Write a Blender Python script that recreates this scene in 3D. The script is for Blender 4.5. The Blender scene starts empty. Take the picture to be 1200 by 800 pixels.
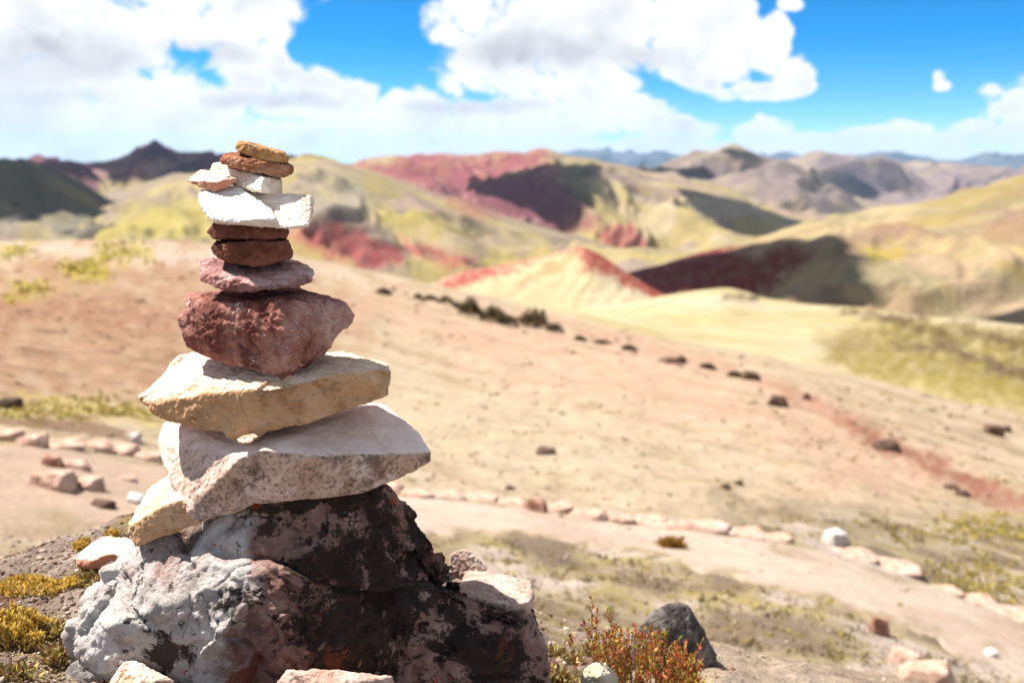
import bpy, bmesh, math, random
import numpy as np
from mathutils import Vector

# ------------------------------------------------------------------ camera, sky, sun, exposure
SC = bpy.context.scene
COL = SC.collection
R = math.radians
CZ = 0.86                       # eye height above the knoll
F = 1200 * 35.0 / 36.0          # focal length in pixels of the 1200 px wide photograph
PITCH = math.atan((400 - 182) / F)
cP, sP = math.cos(PITCH), math.sin(PITCH)

cam_d = bpy.data.cameras.new('camera')
cam = bpy.data.objects.new('camera', cam_d)
COL.objects.link(cam)
cam.location = (0, 0, CZ)
cam.rotation_euler = (math.pi / 2 - PITCH, 0, 0)
cam_d.lens = 35.0
cam_d.sensor_width = 36.0
cam_d.clip_start = 0.05
cam_d.clip_end = 200000
cam_d.dof.use_dof = True
cam_d.dof.focus_distance = 1.38
cam_d.dof.aperture_fstop = 4.2
SC.camera = cam

SUN_EL = 58.0
SUN_V = Vector((-0.94, 0.30, 0)).normalized() * math.cos(R(SUN_EL)) + Vector((0, 0, math.sin(R(SUN_EL))))
sun_d = bpy.data.lights.new('sun', 'SUN')
sun_d.energy = 5.0
sun_d.angle = R(0.53)
sun_d.color = (1.0, 0.955, 0.88)
sun = bpy.data.objects.new('sun', sun_d)
COL.objects.link(sun)
sun.rotation_euler = SUN_V.to_track_quat('Z', 'Y').to_euler()

SC.view_settings.view_transform = 'Standard'
SC.view_settings.look = 'None'
SC.view_settings.gamma = 1.0
SC.view_settings.exposure = 1.25
SC.render.engine = 'CYCLES'
SC.cycles.use_denoising = True
SC.cycles.max_bounces = 6
SC.cycles.diffuse_bounces = 3
SC.cycles.volume_bounces = 0
SC.cycles.sample_clamp_indirect = 8.0

# ------------------------------------------------------------------ projection helpers
def ray(px, py):
    xc = (np.asarray(px, float) - 600) / F
    yc = (400 - np.asarray(py, float)) / F
    return xc, cP + yc * sP, -sP + yc * cP
def pt(px, py, Y):
    x, y, z = ray(px, py)
    k = Y / y
    return (x * k, Y + 0 * k, CZ + z * k)
def azel(px, py):
    x, y, z = ray(px, py)
    return np.arctan2(x, y), z / np.hypot(x, y)          # azimuth, tan(elevation)
def project(x, y, z):
    z = z - CZ
    d = y * cP - z * sP
    d = np.where(d < 1e-3, 1e-3, d)
    return 600 + F * x / d, 400 - F * (y * sP + z * cP) / d

# ------------------------------------------------------------------ world: sky with cumulus
W = bpy.data.worlds.new('World')
SC.world = W
W.use_nodes = True
wn, wl = W.node_tree.nodes, W.node_tree.links
wn.clear()
def N(nt, typ, **kw):
    n = nt.nodes.new(typ)
    for k, v in kw.items():
        setattr(n, k, v)
    return n
def world_sky():
    nt = W.node_tree
    L = nt.links.new
    def math_(op, a, b=None, c=None, clamp=False):
        n = N(nt, 'ShaderNodeMath', operation=op, use_clamp=clamp)
        for i, v in enumerate((a, b, c)):
            if v is None: continue
            if isinstance(v, (int, float)): n.inputs[i].default_value = v
            else: L(v, n.inputs[i])
        return n.outputs[0]
    def smooth(v, a, b):
        n = N(nt, 'ShaderNodeMapRange', interpolation_type='SMOOTHSTEP')
        L(v, n.inputs['Value'])
        n.inputs['From Min'].default_value = a
        n.inputs['From Max'].default_value = b
        return n.outputs['Result']
    sky = N(nt, 'ShaderNodeTexSky', sky_type='NISHITA', sun_disc=False)
    sky.sun_elevation = R(SUN_EL)
    sky.sun_rotation = math.atan2(SUN_V.x, SUN_V.y)
    sky.altitude = 4800
    sky.air_density = 0.75
    sky.dust_density = 0.25
    sky.ozone_density = 2.0
    hs = N(nt, 'ShaderNodeHueSaturation')
    hs.inputs['Saturation'].default_value = 1.5
    hs.inputs['Hue'].default_value = 0.495
    L(sky.outputs[0], hs.inputs['Color'])
    bg = N(nt, 'ShaderNodeBackground')
    bg.inputs['Strength'].default_value = 0.08
    L(hs.outputs[0], bg.inputs['Color'])
    tc = N(nt, 'ShaderNodeTexCoord')
    nrm = N(nt, 'ShaderNodeVectorMath', operation='NORMALIZE')
    L(tc.outputs['Generated'], nrm.inputs[0])
    sx = N(nt, 'ShaderNodeSeparateXYZ')
    L(nrm.outputs[0], sx.inputs[0])
    az = math_('ARCTAN2', sx.outputs['X'], sx.outputs['Y'])
    el = math_('ARCSINE', sx.outputs['Z'])
    uv = N(nt, 'ShaderNodeCombineXYZ')
    L(az, uv.inputs[0]); L(el, uv.inputs[1])
    # gentle domain warp so no cloud keeps a round outline
    wnz = N(nt, 'ShaderNodeTexNoise')
    wnz.inputs['Scale'].default_value = 9.0
    wnz.inputs['Detail'].default_value = 3.0
    L(nrm.outputs[0], wnz.inputs['Vector'])
    wsub = N(nt, 'ShaderNodeVectorMath', operation='SUBTRACT')
    L(wnz.outputs['Color'], wsub.inputs[0]); wsub.inputs[1].default_value = (.5, .5, .5)
    wsc = N(nt, 'ShaderNodeVectorMath', operation='MULTIPLY')
    L(wsub.outputs[0], wsc.inputs[0]); wsc.inputs[1].default_value = (.045, .03, 0)
    uvw = N(nt, 'ShaderNodeVectorMath', operation='ADD')
    L(uv.outputs[0], uvw.inputs[0]); L(wsc.outputs[0], uvw.inputs[1])
    blobs = [  # cumulus masses: centre and half size
        (60, 40, 130, 60), (-80, 90, 200, 120), (240, 20, 105, 42), (312, 15, 46, 34), (140, 138, 230, 44), (330, 112, 80, 42),
        (40, 112, 100, 40), (290, 74, 50, 26), (395, 130, 70, 40), (480, 135, 60, 32), (580, 140, 90, 34), (660, 130, 70, 38),
        (730, 140, 60, 30), (790, 158, 60, 20), (560, 30, 60, 52), (580, 85, 70, 34), (650, 40, 100, 60), (740, 30, 90, 55),
        (820, 35, 70, 55), (830, 80, 45, 26), (925, 88, 22, 24), (880, 108, 46, 12), (900, 50, 20, 34), (690, 95, 60, 22),
        (922, 4, 16, 9), (1100, 91, 6, 8), (1105, 101, 8, 7), (898, 158, 36, 20), (950, 165, 40, 12), (1010, 158, 40, 15), (1060, 155, 34, 16),
        (1105, 165, 40, 12), (1143, 152, 30, 16), (1195, 152, 34, 18), (1260, 120, 90, 40), (700, -90, 300, 80), (150, -120, 260, 100),
        (330, 172, 480, 20), (850, 178, 500, 13), (200, 165, 300, 30)]
    cur = None
    for (bx, by, rx, ry) in blobs:
        a0, e0 = azel(bx, by)
        sub = N(nt, 'ShaderNodeVectorMath', operation='SUBTRACT')
        L(uvw.outputs[0], sub.inputs[0]); sub.inputs[1].default_value = (float(a0), math.atan(float(e0)), 0)
        mul = N(nt, 'ShaderNodeVectorMath', operation='MULTIPLY')
        L(sub.outputs[0], mul.inputs[0]); mul.inputs[1].default_value = (F / rx, F / ry, 0)
        dot = N(nt, 'ShaderNodeVectorMath', operation='DOT_PRODUCT')
        L(mul.outputs[0], dot.inputs[0]); L(mul.outputs[0], dot.inputs[1])
        v = math_('SUBTRACT', 1.0, dot.outputs['Value'])
        cur = v if cur is None else math_('SMOOTH_MAX', cur, v, 0.35)
    cur = math_('MINIMUM', math_('MULTIPLY', math_('MAXIMUM', cur, -1.5), 1.7), 1.15)
    # the rest of the sky: scattered cumulus fields of the same kind
    pl = N(nt, 'ShaderNodeVectorMath', operation='DIVIDE')
    zc = math_('MAXIMUM', math_('ADD', sx.outputs['Z'], 0.12), 0.05)
    zz = N(nt, 'ShaderNodeCombineXYZ')
    for i in range(3): L(zc, zz.inputs[i])
    L(nrm.outputs[0], pl.inputs[0]); L(zz.outputs[0], pl.inputs[1])
    low = N(nt, 'ShaderNodeTexNoise')
    low.inputs['Scale'].default_value = 1.1
    low.inputs['Detail'].default_value = 3
    L(pl.outputs[0], low.inputs['Vector'])
    rest = math_('MULTIPLY', math_('SUBTRACT', low.outputs['Fac'], 0.47), 7.0)
    inaz = math_('SUBTRACT', 1.0, smooth(math_('ABSOLUTE', az), 0.50, 0.72))
    inel = math_('SUBTRACT', 1.0, smooth(el, 0.19, 0.30))
    inside = math_('MULTIPLY', inaz, inel)
    rest = math_('SUBTRACT', rest, math_('MULTIPLY', inside, 3.0))
    cov = math_('MAXIMUM', cur, rest)
    # billowing edges
    st = N(nt, 'ShaderNodeVectorMath', operation='MULTIPLY')
    L(nrm.outputs[0], st.inputs[0]); st.inputs[1].default_value = (1, 1, 1.25)
    fb = N(nt, 'ShaderNodeTexNoise')
    fb.inputs['Scale'].default_value = 16
    fb.inputs['Detail'].default_value = 7
    fb.inputs['Roughness'].default_value = 0.58
    L(st.outputs[0], fb.inputs['Vector'])
    def billow(scale, offs):
        ad = N(nt, 'ShaderNodeVectorMath', operation='ADD')
        L(st.outputs[0], ad.inputs[0]); ad.inputs[1].default_value = offs
        n = N(nt, 'ShaderNodeTexNoise')
        n.inputs['Scale'].default_value = scale
        n.inputs['Detail'].default_value = 0
        L(ad.outputs[0], n.inputs['Vector'])
        return math_('ABSOLUTE', math_('SUBTRACT', n.outputs['Fac'], 0.5))
    bil = math_('ADD', billow(30, (1, 2, 3)), math_('MULTIPLY', billow(66, (4, 1, 2)), 0.5))
    d = math_('ADD', cov, math_('MULTIPLY', math_('SUBTRACT', fb.outputs['Fac'], 0.5), 3.5))
    d = math_('ADD', d, math_('MULTIPLY', math_('SUBTRACT', bil, 0.15), 3.0))
    dens = smooth(d, -0.15, 0.85)
    # thick parts are a little greyer, and broken by their own billows
    gn = N(nt, 'ShaderNodeTexNoise')
    gn.inputs['Scale'].default_value = 13
    gn.inputs['Detail'].default_value = 5
    gn.inputs['Roughness'].default_value = 0.55
    off = N(nt, 'ShaderNodeVectorMath', operation='ADD')
    L(st.outputs[0], off.inputs[0]); off.inputs[1].default_value = (3.1, 0.4, 0.05)
    L(off.outputs[0], gn.inputs['Vector'])
    g = math_('MULTIPLY', smooth(gn.outputs['Fac'], 0.42, 0.68), smooth(d, 0.4, 1.5))
    gb = math_('ADD', g, math_('MULTIPLY', smooth(bil, 0.16, 0.0), 0.12))
    bases = None
    for (bx, by, rx, ry) in ((30, 70, 130, 34), (-60, 120, 120, 40), (60, 112, 70, 14), (240, 62, 60, 14), (620, 62, 110, 22), (760, 66, 70, 16), (560, 122, 90, 10), (330, 120, 80, 12)):
        a0, e0 = azel(bx, by)
        sb = N(nt, 'ShaderNodeVectorMath', operation='SUBTRACT')
        L(uvw.outputs[0], sb.inputs[0]); sb.inputs[1].default_value = (float(a0), math.atan(float(e0)), 0)
        ml = N(nt, 'ShaderNodeVectorMath', operation='MULTIPLY')
        L(sb.outputs[0], ml.inputs[0]); ml.inputs[1].default_value = (F / rx, F / ry, 0)
        dt = N(nt, 'ShaderNodeVectorMath', operation='DOT_PRODUCT')
        L(ml.outputs[0], dt.inputs[0]); L(ml.outputs[0], dt.inputs[1])
        v = math_('SUBTRACT', 1.0, dt.outputs['Value'])
        bases = v if bases is None else math_('SMOOTH_MAX', bases, v, 0.4)
    bases = math_('ADD', math_('MAXIMUM', bases, -1.0), math_('MULTIPLY', math_('SUBTRACT', fb.outputs['Fac'], 0.5), 2.4))
    gb = math_('ADD', math_('MULTIPLY', gb, 0.5), math_('MULTIPLY', smooth(bases, -0.4, 1.2), 0.6), clamp=True)
    ccol = N(nt, 'ShaderNodeMix', data_type='RGBA')
    L(gb, ccol.inputs['Factor'])
    ccol.inputs[6].default_value = (1.0, 1.0, 1.0, 1)
    ccol.inputs[7].default_value = (0.56, 0.56, 0.62, 1)
    cb = N(nt, 'ShaderNodeBackground')
    cb.inputs['Strength'].default_value = 0.47
    L(ccol.outputs[2], cb.inputs['Color'])
    mix = N(nt, 'ShaderNodeMixShader')
    L(dens, mix.inputs[0]); L(bg.outputs[0], mix.inputs[1]); L(cb.outputs[0], mix.inputs[2])
    out = N(nt, 'ShaderNodeOutputWorld')
    L(mix.outputs[0], out.inputs['Surface'])
world_sky()
W.cycles.sampling_method = 'MANUAL'
W.cycles.sample_map_resolution = 512

# ------------------------------------------------------------------ noise (numpy)
_G = np.array([(1,1,0),(-1,1,0),(1,-1,0),(-1,-1,0),(1,0,1),(-1,0,1),(1,0,-1),(-1,0,-1),(0,1,1),(0,-1,1),(0,1,-1),(0,-1,-1)], float)
_T = np.random.default_rng(7).permutation(4096).astype(np.int32)
_TT = np.concatenate([_T, _T, _T])
_GT = _G[np.arange(4096) % 12].astype(np.float32)
_GX, _GY, _GZ = (np.ascontiguousarray(_GT[:, k]) for k in range(3))
def pn(x, y, z=0.0, s=0):
    x = np.asarray(x, float); y = np.asarray(y, float)
    flat = np.ndim(z) == 0
    ix, iy, iz = np.floor(x), np.floor(y), np.floor(z)
    fx, fy, fz = (x - ix).astype(np.float32), (y - iy).astype(np.float32), np.asarray(z - iz, np.float32)
    ix = ix.astype(np.int64) & 4095; iy = iy.astype(np.int64) & 4095; iz = np.asarray(iz).astype(np.int64)
    u, v, w = (t * t * t * (t * (t * 6 - 15) + 10) for t in (fx, fy, fz))
    def layer(d):
        b = _TT[(iz + d + s * 131) & 4095]
        def c(a, e):
            h = _TT[_TT[_TT[(ix + a) & 4095] + ((iy + e) & 4095)] + b] if True else 0
            return _GX[h] * (fx - a) + _GY[h] * (fy - e) + _GZ[h] * (fz - d)
        x0 = c(0, 0); x0 = x0 + (c(1, 0) - x0) * u
        x1 = c(0, 1); x1 = x1 + (c(1, 1) - x1) * u
        return x0 + (x1 - x0) * v
    l0 = layer(0)
    if flat and float(fz) == 0.0: return l0.astype(float)
    return (l0 + (layer(1) - l0) * w).astype(float)
def fbm(x, y, z=0.0, o=4, s=0, g=0.5, ridged=False):
    t, a, f = 0.0, 1.0, 1.0
    for k in range(o):
        n = pn(np.asarray(x) * f, np.asarray(y) * f, np.asarray(z) * f, s + k * 17)
        t = t + a * ((0.5 - np.abs(n) * 2) if ridged else n)
        a *= g; f *= 2.03
    return t

# ------------------------------------------------------------------ materials
def lin(r, g, b, k=1.0):
    def f(c):
        c /= 255.0
        return (c / 12.92 if c <= 0.04045 else ((c + 0.055) / 1.055) ** 2.4) * k
    return (f(r), f(g), f(b))
class Mat:
    def __init__(s, name, rough=0.9, spec=0.2):
        s.m = bpy.data.materials.new(name); s.m.use_nodes = True
        s.nt = s.m.node_tree; s.b = s.nt.nodes['Principled BSDF']
        s.b.inputs['Roughness'].default_value = rough
        s.b.inputs['Specular IOR Level'].default_value = spec
        s.tc = s.nt.nodes.new('ShaderNodeTexCoord').outputs['Object']
    def L(s, a, b): s.nt.links.new(a, b)
    def noise(s, scale, detail=6, rough=0.55, dist=0.0, vec=None, off=None, stretch=None):
        v = s.tc if vec is None else vec
        if off or stretch:
            mp = s.nt.nodes.new('ShaderNodeMapping'); s.L(v, mp.inputs[0]); v = mp.outputs[0]
            if off: mp.inputs['Location'].default_value = off
            if stretch: mp.inputs['Scale'].default_value = stretch
        n = s.nt.nodes.new('ShaderNodeTexNoise'); s.L(v, n.inputs['Vector'])
        n.inputs['Scale'].default_value = scale; n.inputs['Detail'].default_value = detail
        n.inputs['Roughness'].default_value = rough; n.inputs['Distortion'].default_value = dist
        return n.outputs['Fac']
    def voro(s, scale, feature='F1', out='Distance'):
        n = s.nt.nodes.new('ShaderNodeTexVoronoi'); n.feature = feature
        s.L(s.tc, n.inputs['Vector']); n.inputs['Scale'].default_value = scale
        return n.outputs[out]
    def ramp(s, v, stops, interp='LINEAR'):
        r = s.nt.nodes.new('ShaderNodeValToRGB'); s.L(v, r.inputs[0])
        cr = r.color_ramp; cr.interpolation = interp
        while len(cr.elements) < len(stops): cr.elements.new(0.5)
        for e, (p, c) in zip(cr.elements, stops):
            e.position = p; e.color = (c[0], c[1], c[2], 1)
        return r.outputs['Color']
    def rng(s, v, a, b, lo=0.0, hi=1.0):
        n = s.nt.nodes.new('ShaderNodeMapRange'); n.interpolation_type = 'SMOOTHSTEP'; s.L(v, n.inputs['Value'])
        for k, q in (('From Min', a), ('From Max', b), ('To Min', lo), ('To Max', hi)): n.inputs[k].default_value = q
        return n.outputs['Result']
    def math(s, op, a, b, clamp=False):
        n = s.nt.nodes.new('ShaderNodeMath'); n.operation = op; n.use_clamp = clamp
        for i, v in enumerate((a, b)):
            if isinstance(v, (int, float)): n.inputs[i].default_value = v
            else: s.L(v, n.inputs[i])
        return n.outputs[0]
    def mix(s, f, a, b, blend='MIX'):
        n = s.nt.nodes.new('ShaderNodeMix'); n.data_type = 'RGBA'; n.blend_type = blend
        for sock, v in ((n.inputs['Factor'], f), (n.inputs[6], a), (n.inputs[7], b)):
            if isinstance(v, (int, float)): sock.default_value = v
            elif isinstance(v, tuple): sock.default_value = (v[0], v[1], v[2], 1)
            else: s.L(v, sock)
        return n.outputs[2]
    def attr(s, name):
        n = s.nt.nodes.new('ShaderNodeAttribute'); n.attribute_name = name
        return n.outputs['Color']
    def bump(s, h, strength, dist, prev=None):
        n = s.nt.nodes.new('ShaderNodeBump'); s.L(h, n.inputs['Height'])
        n.inputs['Strength'].default_value = strength; n.inputs['Distance'].default_value = dist
        if prev is not None: s.L(prev, n.inputs['Normal'])
        return n.outputs['Normal']
    def done(s, col, nrm=None):
        if isinstance(col, tuple): s.b.inputs['Base Color'].default_value = (*col, 1)
        else: s.L(col, s.b.inputs['Base Color'])
        if nrm is not None: s.L(nrm, s.b.inputs['Normal'])
        return s.m
    def front(s, a=0.2, b=0.7):           # mask of faces turned towards the camera and slightly down
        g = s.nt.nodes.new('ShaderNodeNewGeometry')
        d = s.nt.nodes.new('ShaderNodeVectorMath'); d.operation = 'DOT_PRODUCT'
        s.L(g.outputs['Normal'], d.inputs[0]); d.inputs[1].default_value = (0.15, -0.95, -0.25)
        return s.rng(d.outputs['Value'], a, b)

def rock_mat(name, stops, scale=14, spots=(), bump=1.0, veins=None, crack=0.5, frontspots=None, strat=None, off=None):
    m = Mat(name)
    n1 = m.noise(scale, 9, 0.6, 0.6, off=off, stretch=strat)
    n2 = m.noise(scale * 6, 8, 0.65, off=off)
    f = m.math('ADD', m.math('MULTIPLY', n1, 0.72), m.math('MULTIPLY', n2, 0.28))
    col = m.ramp(m.rng(f, 0.30, 0.70), stops)
    for (rgb, sc, lo, hi, amt) in spots:
        k = m.noise(sc, 9, 0.68, 0.3, off=(sc * .37, 1.7, 4.1))
        col = m.mix(m.math('MULTIPLY', m.rng(k, lo, hi), amt), col, rgb)
    if veins:
        rgb, sc, wid = veins
        v = m.noise(sc, 5, 0.6, 1.2, off=(9, 3, 1), stretch=(1.6, 1.0, .7))
        a = m.math('ABSOLUTE', m.math('SUBTRACT', v, 0.5), 0.0)
        k = m.noise(sc * 3, 4, 0.6, off=(2, 7, 4))
        col = m.mix(m.math('MULTIPLY', m.rng(a, wid, 0.0), m.rng(k, 0.42, 0.62)), col, rgb)
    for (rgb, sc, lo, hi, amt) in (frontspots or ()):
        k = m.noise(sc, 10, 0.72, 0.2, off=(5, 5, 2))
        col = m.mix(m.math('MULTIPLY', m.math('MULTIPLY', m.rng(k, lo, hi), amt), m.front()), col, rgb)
    ck = m.noise(scale * 1.3, 3, 0.5, 1.5, off=(1, 8, 3))
    cl = m.math('ABSOLUTE', m.math('SUBTRACT', ck, 0.5), 0.0)
    crk = m.rng(cl, 0.0, 0.012)
    h = m.math('ADD', m.math('MULTIPLY', m.noise(scale * 3, 10, 0.62), 1.0), m.math('MULTIPLY', m.noise(scale * 16, 6, 0.7), 0.35))
    h = m.math('ADD', h, m.math('MULTIPLY', crk, crack * 0.25))
    nr = m.bump(h, 0.7 * bump, 0.012)
    return m.done(col, nr)

# ------------------------------------------------------------------ object helpers
def link(name, me, mat=None, parent=None, loc=None):
    o = bpy.data.objects.new(name, me)
    COL.objects.link(o)
    if mat is not None and me is not None and not me.materials: me.materials.append(mat)
    if parent is not None: o.parent = parent
    if loc is not None: o.location = loc
    return o
def tag(o, label=None, cat=None, group=None, kind=None):
    if label: o['label'] = label
    if cat: o['category'] = cat
    if group: o['group'] = group
    if kind: o['kind'] = kind
    return o
def mesh_np(name, V, Fc, smooth=True):
    """V (n,3); Fc (m,3) or (m,4) int array"""
    me = bpy.data.meshes.new(name)
    V = np.asarray(V, np.float32); Fc = np.asarray(Fc, np.int32)
    k = Fc.shape[1]
    me.vertices.add(len(V)); me.vertices.foreach_set('co', V.ravel())
    me.loops.add(Fc.size); me.loops.foreach_set('vertex_index', Fc.ravel())
    me.polygons.add(len(Fc))
    me.polygons.foreach_set('loop_start', np.arange(0, Fc.size, k, dtype=np.int32))
    me.polygons.foreach_set('loop_total', np.full(len(Fc), k, np.int32))
    if smooth: me.polygons.foreach_set('use_smooth', np.ones(len(Fc), bool))
    me.update(calc_edges=True)
    me.validate()
    return me
def set_col(me, C):
    a = me.color_attributes.new('Col', 'FLOAT_COLOR', 'POINT')
    C4 = np.ones((len(C), 4), np.float32); C4[:, :3] = C
    a.data.foreach_set('color', C4.ravel())

# ------------------------------------------------------------------ terrain sheets (polar height fields around the viewpoint)
def curve_az(c, is_py):
    """control points over photo columns -> function of azimuth (tan elevation if is_py)"""
    if isinstance(c, (int, float)):
        return lambda az, c=c: np.full_like(az, float(c))
    px = np.array([p[0] for p in c], float); v = np.array([p[1] for p in c], float)
    xs = np.linspace(-160, 1360, 600)
    vs = pchip1(px, v, xs)
    if is_py:
        a, e = azel(xs, vs)
    else:
        a, _ = azel(xs, np.full_like(xs, 350.0)); e = vs
    return lambda az, a=a, e=e: np.interp(az, a, e)
def pchip1(x, y, xs):
    x = x.astype(float); out = pchip_cols(np.repeat(x[:, None], 1, 1), y[:, None], np.clip(xs, x[0], x[-1])[:, None])
    return out[:, 0]
def pchip_cols(Xk, Yk, X):
    """monotone cubic per column: Xk,Yk (K,C), X (S,C)"""
    K, C = Xk.shape
    h = np.diff(Xk, axis=0); dl = np.diff(Yk, axis=0) / h
    m = np.zeros_like(Yk)
    if K > 2:
        w1 = 2 * h[1:] + h[:-1]; w2 = h[1:] + 2 * h[:-1]
        ok = dl[:-1] * dl[1:] > 0
        with np.errstate(divide='ignore', invalid='ignore'):
            hm = (w1 + w2) / (w1 / dl[:-1] + w2 / dl[1:])
        m[1:-1] = np.where(ok, hm, 0)
    m[0] = dl[0]; m[-1] = dl[-1]
    idx = np.zeros(X.shape, int)
    for k in range(1, K - 1):
        idx += (X >= Xk[k][None, :])
    ci = np.broadcast_to(np.arange(C)[None, :], X.shape)
    x0 = Xk[idx, ci]; hh = h[idx, ci]; t = np.clip((X - x0) / hh, 0, 1)
    y0, y1, m0, m1 = Yk[idx, ci], Yk[idx + 1, ci], m[idx, ci], m[idx + 1, ci]
    t2, t3 = t * t, t * t * t
    return (2*t3 - 3*t2 + 1) * y0 + (t3 - 2*t2 + t) * hh * m0 + (-2*t3 + 3*t2) * y1 + (t3 - t2) * hh * m1

class Sheet:
    def __init__(s, name, rows, segs, dz=None, colour=None, mat=None, half=180, nd=620, nc=90):
        dense = np.linspace(R(-31), R(31), nd)
        side = np.linspace(R(31), R(half), nc + 1)[1:]
        s.az = np.concatenate([-side[::-1], dense, side])
        Rk = np.array([curve_az(r['r'], False)(s.az) for r in rows])
        Zk = []
        for r, rk in zip(rows, Rk):
            if 'py' in r: Zk.append(CZ + rk * curve_az(r['py'], True)(s.az))
            else: Zk.append(curve_az(r['z'], False)(s.az))
        Zk = np.array(Zk)
        for k in range(1, len(Rk)): Rk[k] = np.maximum(Rk[k], Rk[k - 1] * 1.01)
        rr, tt = [], []
        for k, n in enumerate(segs):
            t = np.arange(n) / n
            rr.append(np.exp(np.log(Rk[k])[None] * (1 - t[:, None]) + np.log(Rk[k + 1])[None] * t[:, None])); tt.append(k + t)
        rr.append(Rk[-1][None]); tt.append(np.array([len(segs)]))
        s.r = np.concatenate(rr); s.t = np.broadcast_to(np.concatenate(tt)[:, None], s.r.shape)
        z = pchip_cols(Rk, Zk, s.r)
        s.x = s.r * np.sin(s.az)[None]; s.y = s.r * np.cos(s.az)[None]
        if dz is not None: z = z + dz(s.x, s.y, s.r, s.t)
        s.z = z
        nr, na = s.r.shape
        V = np.stack([s.x, s.y, s.z], -1).reshape(-1, 3)
        i = np.arange(nr * na).reshape(nr, na)
        q = np.stack([i[:-1, :-1], i[:-1, 1:], i[1:, 1:], i[1:, :-1]], -1).reshape(-1, 4)
        me = mesh_np(name, V, q)
        if colour is not None:
            px, py = project(s.x, s.y, s.z)
            set_col(me, colour(px, py, s.x, s.y, s.z, s.r, s.t).reshape(-1, 3))
        s.o = tag(link(name, me, mat), kind='structure')
    def height(s, x, y):
        az = math.atan2(x, y); r = math.hypot(x, y)
        j = int(np.clip(np.searchsorted(s.az, az) - 1, 0, len(s.az) - 2))
        f = (az - s.az[j]) / (s.az[j + 1] - s.az[j])
        return float(np.interp(r, s.r[:, j], s.z[:, j]) * (1 - f) + np.interp(r, s.r[:, j + 1], s.z[:, j + 1]) * f)
    def hit(s, px, py, tmin=0.0):
        a, e = azel(px, py)
        j = int(np.clip(np.searchsorted(s.az, a), 0, len(s.az) - 1))
        r = s.r[:, j]; d = s.z[:, j] - (CZ + r * float(e))
        k0 = int(np.argmax(s.t[:, j] >= tmin))
        if d[k0] >= 0 and tmin > 0:
            rr = r[k0]; x, y = rr * math.sin(a), rr * math.cos(a)
            return Vector((x, y, s.height(x, y)))
        ok = np.where((d[1:] >= 0) & (d[:-1] < 0) & (s.t[1:, j] > tmin))[0]
        if len(ok) == 0:
            k = int(np.argmax(np.where(s.t[:, j] > tmin, d / r, -9))); rr = r[k]
        else:
            k = ok[0]; f = d[k] / (d[k] - d[k + 1]); rr = r[k] + f * (r[k + 1] - r[k])
        x, y = rr * math.sin(a), rr * math.cos(a)
        return Vector((x, y, s.height(x, y)))

def sdpoly(px, py, poly):
    """signed distance (positive inside) to a polygon"""
    P = np.array(poly, float)
    d = np.full(px.shape, 1e9); ins = np.zeros(px.shape, bool)
    for a, b in zip(P, np.roll(P, -1, 0)):
        e = b - a
        t = np.clip(((px - a[0]) * e[0] + (py - a[1]) * e[1]) / (e @ e + 1e-9), 0, 1)
        d = np.minimum(d, np.hypot(px - a[0] - t * e[0], py - a[1] - t * e[1]))
        c = (a[1] > py) != (b[1] > py)
        with np.errstate(divide='ignore', invalid='ignore'):
            ins ^= c & (px < (b[0] - a[0]) * (py - a[1]) / (b[1] - a[1] + 1e-12) + a[0])
    return np.where(ins, d, -d)
def sst(v, a, b):
    t = np.clip((v - a) / (b - a), 0, 1)
    return t * t * (3 - 2 * t)
def lerp(C, rgb, m):
    return C * (1 - m[..., None]) + np.asarray(rgb) * m[..., None]
def patch(C, px, py, poly, rgb, soft=5, warp=10, amt=1.0, s=3, wl=40):
    q = np.array(poly, float); e = soft + warp + 2
    k = (px > q[:, 0].min() - e) & (px < q[:, 0].max() + e) & (py > q[:, 1].min() - e) & (py < q[:, 1].max() + e)
    if not k.any(): return C
    x, y = px[k], py[k]
    wx = fbm(x / wl, y / wl * 1.6, 0, 3, s) * warp
    wy = fbm(x / wl, y / wl * 1.6, 7.3, 3, s + 5) * warp * 0.7
    d = sdpoly(x + wx, y + wy, poly)
    fine = fbm(x / (wl * .2), y / (wl * .16), 2.7, 3, s + 9)
    m = sst(d + fine * warp * .6, -soft * 1.5, soft * 1.5) * np.clip(amt * (0.92 + fine * .35), 0, 1)
    C[k] = lerp(C[k], rgb, m)
    return C
def base(px, rgb): return np.ones(px.shape + (3,)) * np.asarray(rgb)

def terrain_mat(name, scale, amt=0.35, bump=0.4, bdist=0.05, speck=None):
    m = Mat(name, 0.95, 0.1)
    c = m.attr('Col')
    n = m.noise(scale, 9, 0.62)
    n2 = m.noise(scale * 7, 7, 0.66)
    f = m.math('ADD', m.math('MULTIPLY', n, 0.5), m.math('MULTIPLY', n2, 0.5))
    g = m.ramp(m.rng(f, 0.28, 0.72), [(0, (1 - amt,) * 3), (1, (1 + amt,) * 3)])
    c = m.mix(1.0, c, g, 'MULTIPLY')
    if speck:
        for (rgb, sc, lo, hi, am) in speck:
            k = m.noise(sc, 5, 0.6, off=(sc, 2, 7))
            c = m.mix(m.math('MULTIPLY', m.rng(k, lo, hi), am), c, rgb)
    h = m.math('ADD', n, m.math('MULTIPLY', n2, 0.4))
    return m.done(c, m.bump(h, bump, bdist))
KL = 0.43
def T(r, g, b): return np.array(lin(r, g, b, KL))
TAN = T(222, 196, 166); PINK = T(226, 190, 168); YEL = T(205, 186, 110); OLV = T(176, 160, 70); RED = T(196, 92, 92); DRED = T(160, 66, 64)
BRN = T(198, 150, 116); GRY = T(196, 184, 170); PUR = T(130, 90, 110); PALE = T(232, 214, 180); OCH = T(214, 186, 112)

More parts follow.
